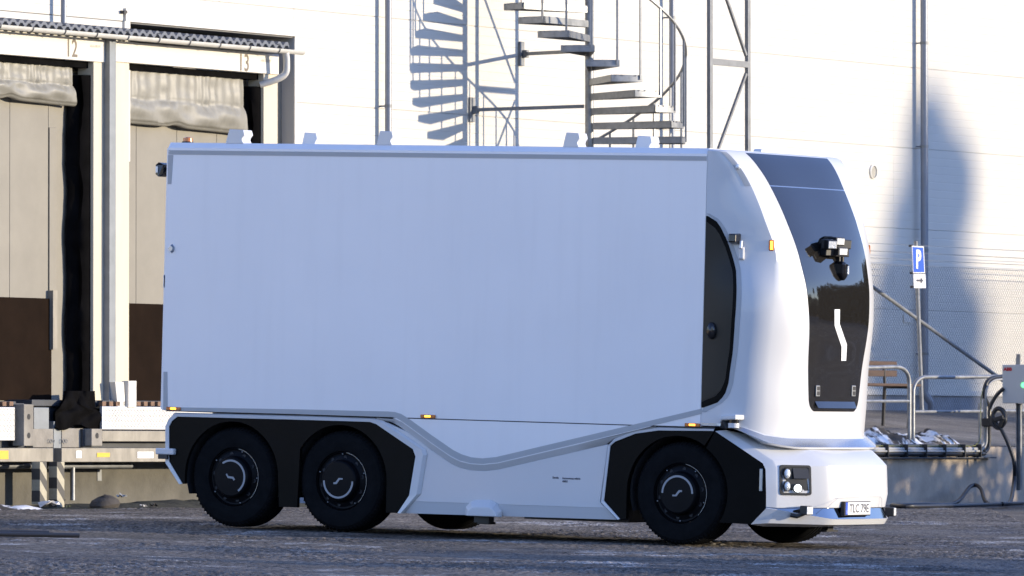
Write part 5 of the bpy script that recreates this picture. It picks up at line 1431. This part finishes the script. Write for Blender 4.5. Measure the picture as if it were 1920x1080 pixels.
p = TX(1554, 990, 1.0); part(MB().box((p.x - .06, p.y - .12, p.z - .035), (p.x + .04, p.y + .12, p.z - .02)).box((p.x - .04, p.y - .06, p.z - .02), (p.x + .02, p.y + .06, p.z + .07)), 'radar_bracket', 'black_plastic', nose)
# panel line above the plate
g = [(1551, 952), (1571, 934), (1650, 931), (1653, 935), (1653, 950)]
m = MB()
gl_ = []
for px, py in g:
    q = TX(px, py, 1.372); gl_.append(Vector((1.372 + .0 * q.x + .006 * (1 - (q.y / .58) ** 2), q.y, q.z)))
for a, b in zip(gl_[:-1], gl_[1:]): m.bar(a, b, .003, .003)
part(m, 'panel_line', 'tape', nose)
# ---- lettering on the skirt
for txt, px, py in (('Einride', 1035.8, 895.5), ('Autonomous vehicle', 1054, 896.6), ('40003', 1054, 902.6)):
    p = T(px, py, -1.243)
    o = text_mesh('lettering', txt, .030, 'ink', frame((p.x, -1.2415, p.z), (1, 0, 0), (0, 0, 1)), truck, .82, .0006, .0006, 'LEFT')
# ---- roof pods and beacon
for i, (px0, px1, py0, py1) in enumerate(((428, 470, 244, 269), (570, 606, 250, 270), (711, 748, 247, 272), (1060, 1098, 250, 276), (1194, 1233, 256, 277))):
    yy = -1.15 if i in (0, 2, 3) else .2
    hw = .085
    q0, q1 = T(px0 + 96 * hw - 5, py1, yy), T(px1 - 96 * hw + 5, py0, yy)
    w_, h_ = (q1.x - q0.x), q1.z - (ZTOP - .01)
    o2 = [(0, 0), (.04, .30), (.18, 1.0), (.92, .96), (1.0, .62), (.88, .40), (.86, .25), (.96, 0.0)]
    pts = [(q0.x + a * w_, ZTOP - .005 + b * h_) for a, b in o2]
    part(MB().prism([(a, yy - hw, b) for a, b in pts], [(a, yy + hw, b) for a, b in pts]), 'roof_sensor', 'paint', bevel=.006)
p = T(352, 264, -1.1)
part(MB().tube([(p.x, -1.1, ZTOP - .01), (p.x, -1.1, ZTOP + .015)], .058, 20), 'beacon_foot', 'black_plastic', smooth=True)
part(MB().tube([(p.x, -1.1, ZTOP + .015), (p.x, -1.1, ZTOP + .05), (p.x, -1.1, ZTOP + .06)], [.05, .048, .03], 20), 'beacon', 'amber', smooth=True)
p = TX(1425, 278, .2); part(MB().box((p.x - .05, p.y - .06, CTOP), (p.x + .05, p.y + .06, CTOP + .055)), 'roof_antenna', 'paint', bevel=.02)

# ================================================================ off to the side: trees that the black front panel mirrors, and foliage added to shade the yard
def leaf_cloud(m, c, rx, rz, n, s, rnd, cone=False):
    for _ in range(n):
        while True:
            u = Vector((rnd.uniform(-1, 1), rnd.uniform(-1, 1), rnd.uniform(-1, 1)))
            if u.length < 1: break
        if cone:
            t = rnd.random() ** 1.5; a = rnd.uniform(0, 6.283); r = rx * (1 - t) * math.sqrt(rnd.uniform(.15, 1)) * (0.8 + .25 * math.sin(t * 40))
            p = Vector((c[0] + r * math.cos(a), c[1] + r * math.sin(a), c[2] + rz * (t * 2 - 1)))
        else:
            p = Vector((c[0] + u.x * rx, c[1] + u.y * rx, c[2] + u.z * rz))
        a = Vector((rnd.gauss(0, 1), rnd.gauss(0, 1), rnd.gauss(0, 1))).normalized() * s
        b = a.orthogonal().normalized() * s * .8
        m.add([p - a, p + b, p + a, p - b], [(0, 1, 2, 3)])
rnd = random.Random(42)
def off_tree(x, y, h, r, label, cone, n=1500, s=.35):
    t = thing('tree', label, 'tree', (x, y, ground_z(x)), 'trees beyond the yard')
    m = MB()
    if cone: leaf_cloud(m, (x, y, ground_z(x) + h * .56), r, h * .46, n, s, rnd, True)
    else:
        for _ in range(9):
            leaf_cloud(m, (x + rnd.uniform(-.6, .6) * r, y + rnd.uniform(-.6, .6) * r, ground_z(x) + h * rnd.uniform(.45, .85)), r * rnd.uniform(.35, .6), h * rnd.uniform(.12, .2), n // 9, s, rnd)
    under(m.build('crown', 'leaf_dark', fix=False), t)
    under(MB().tube([(x, y, ground_z(x) - .1), (x, y, ground_z(x) + h * .5), (x + .2, y, ground_z(x) + h * .95)], [.22, .13, .03], 8).build('trunk', 'bark', smooth=True), t)
# the tree whose soft shadow lies on the white wall beside the parking sign
ys = (W(1660, 400, 0).y + W(1835, 400, 0).y) / 2
D = 100.0
sh = Vector((SUN.x, SUN.y, 0)).normalized()
pt = Vector((0, ys, 0)) + sh * D
ztree = W(1740, 200, 0).z + D * math.tan(SUN_ELEV)
def shadow_tree(name_label, blobs, base):
    t = thing('tree', name_label, 'tree', (base.x, base.y, ground_z(base.x)), 'trees beyond the yard')
    m = MB()
    for dy, zlo, zhi, r in blobs:
        c = base + Vector((0, dy, 0))
        leaf_cloud(m, (c.x, c.y, (zlo + zhi) / 2), r, (zhi - zlo) / 2, int(900 * r * (zhi - zlo) / 3), .30, rnd)
    under(m.build('crown', 'leaf_dark', fix=False), t)
    under(MB().tube([(base.x, base.y, ground_z(base.x) - .1), (base.x, base.y, ztree - 6), (base.x, base.y, ztree - 1)], [.3, .2, .05], 8).build('trunk', 'bark', smooth=True), t)
def zsh(py): return W(1740, py, 0).z + D * math.tan(SUN_ELEV)
def dsh(px): return W(px, 400, 0).y - ys
shadow_tree('tall tree off to the right, casting the soft shadow on the wall', [(dsh(1742), zsh(420), zsh(165), .66), (dsh(1765), zsh(480), zsh(235), 1.0), (dsh(1738), zsh(560), zsh(310), 1.1), (dsh(1715), zsh(700), zsh(410), 1.15), (dsh(1760), zsh(760), zsh(480), 1.35), (dsh(1690), zsh(820), zsh(520), 1.1), (dsh(1745), zsh(900), zsh(620), 1.5)], pt)
# wood further round, seen only as the dark line mirrored in the front panel
m = MB()
for k in range(60):
    a = R(44 + k * 1.15 + rnd.uniform(-.4, .4)); d = rnd.uniform(100, 118)
    x, y = 15 + d * math.cos(a), -25 + d * math.sin(a)
    if Vector((x, y, 0)).dot(Vector((-sh.y, sh.x, 0))) < 16.0: continue
    h = rnd.uniform(17, 21)
    leaf_cloud(m, (x, y, h * .62), rnd.uniform(3, 4.2), h * .38, 420, .8, rnd)
    leaf_cloud(m, (x, y, h * .25), 4.5, h * .28, 160, 1.2, rnd)
for k in range(24):                                   # lower, further: under the sun's path
    a = R(12 + k * 1.6); d = rnd.uniform(190, 215)
    x, y = 15 + d * math.cos(a), -25 + d * math.sin(a); h = rnd.uniform(15, 19)
    leaf_cloud(m, (x, y, h * .5), rnd.uniform(5, 7), h * .5, 420, 1.3, rnd)
for k in range(150):
    a = R(k * 2.4); d = rnd.uniform(250, 300)
    x, y = 15 + d * math.cos(a), -25 + d * math.sin(a)
    if x < 30 and y > -60: continue
    h = rnd.uniform(9, 16)
    leaf_cloud(m, (x, y, h * .45), rnd.uniform(6, 9), h * .5, 160, 2.2, rnd)
o = stuff(m.build('wood', 'leaf_dark', fix=False)); o['label'] = 'far wood around the yard, mirrored in the black front panel'
# leafy clumps added right of the frame to throw shade across the near asphalt
m = MB()
for k in range(34):
    dd = 71.6 - k * .20 + rnd.uniform(-.25, .25); rr = rnd.uniform(15, 24)
    p = CAM + FH * dd + RT * rr
    hgt = rnd.uniform(1.6, 3.2)
    if k % 5 in (2, 3): hgt *= .35
    leaf_cloud(m, (p.x, p.y, ground_z(p.x) + hgt * .5), rnd.uniform(.5, .9), hgt * .5, 260, .16, rnd)
o = stuff(m.build('shade_foliage', 'leaf_dark', fix=False)); o['label'] = 'leafy clumps added right of the frame to shade the near asphalt'

# leafy row added out of view to keep the retaining wall in shade
m = MB()
for k in range(60):
    y = 3 + 13 * k / 59 + rnd.uniform(-.2, .2); x = 18 + rnd.uniform(-.3, .3)
    hgt = 2.95 + .25 * math.sin(k * .5) + .15 * math.sin(k * 1.7)
    leaf_cloud(m, (x, y, hgt * .5), .55, hgt * .5, 120, .16, rnd)
o = stuff(m.build('shade_foliage', 'leaf_dark', fix=False)); o['label'] = 'leafy row added right of the frame to shade the retaining wall'
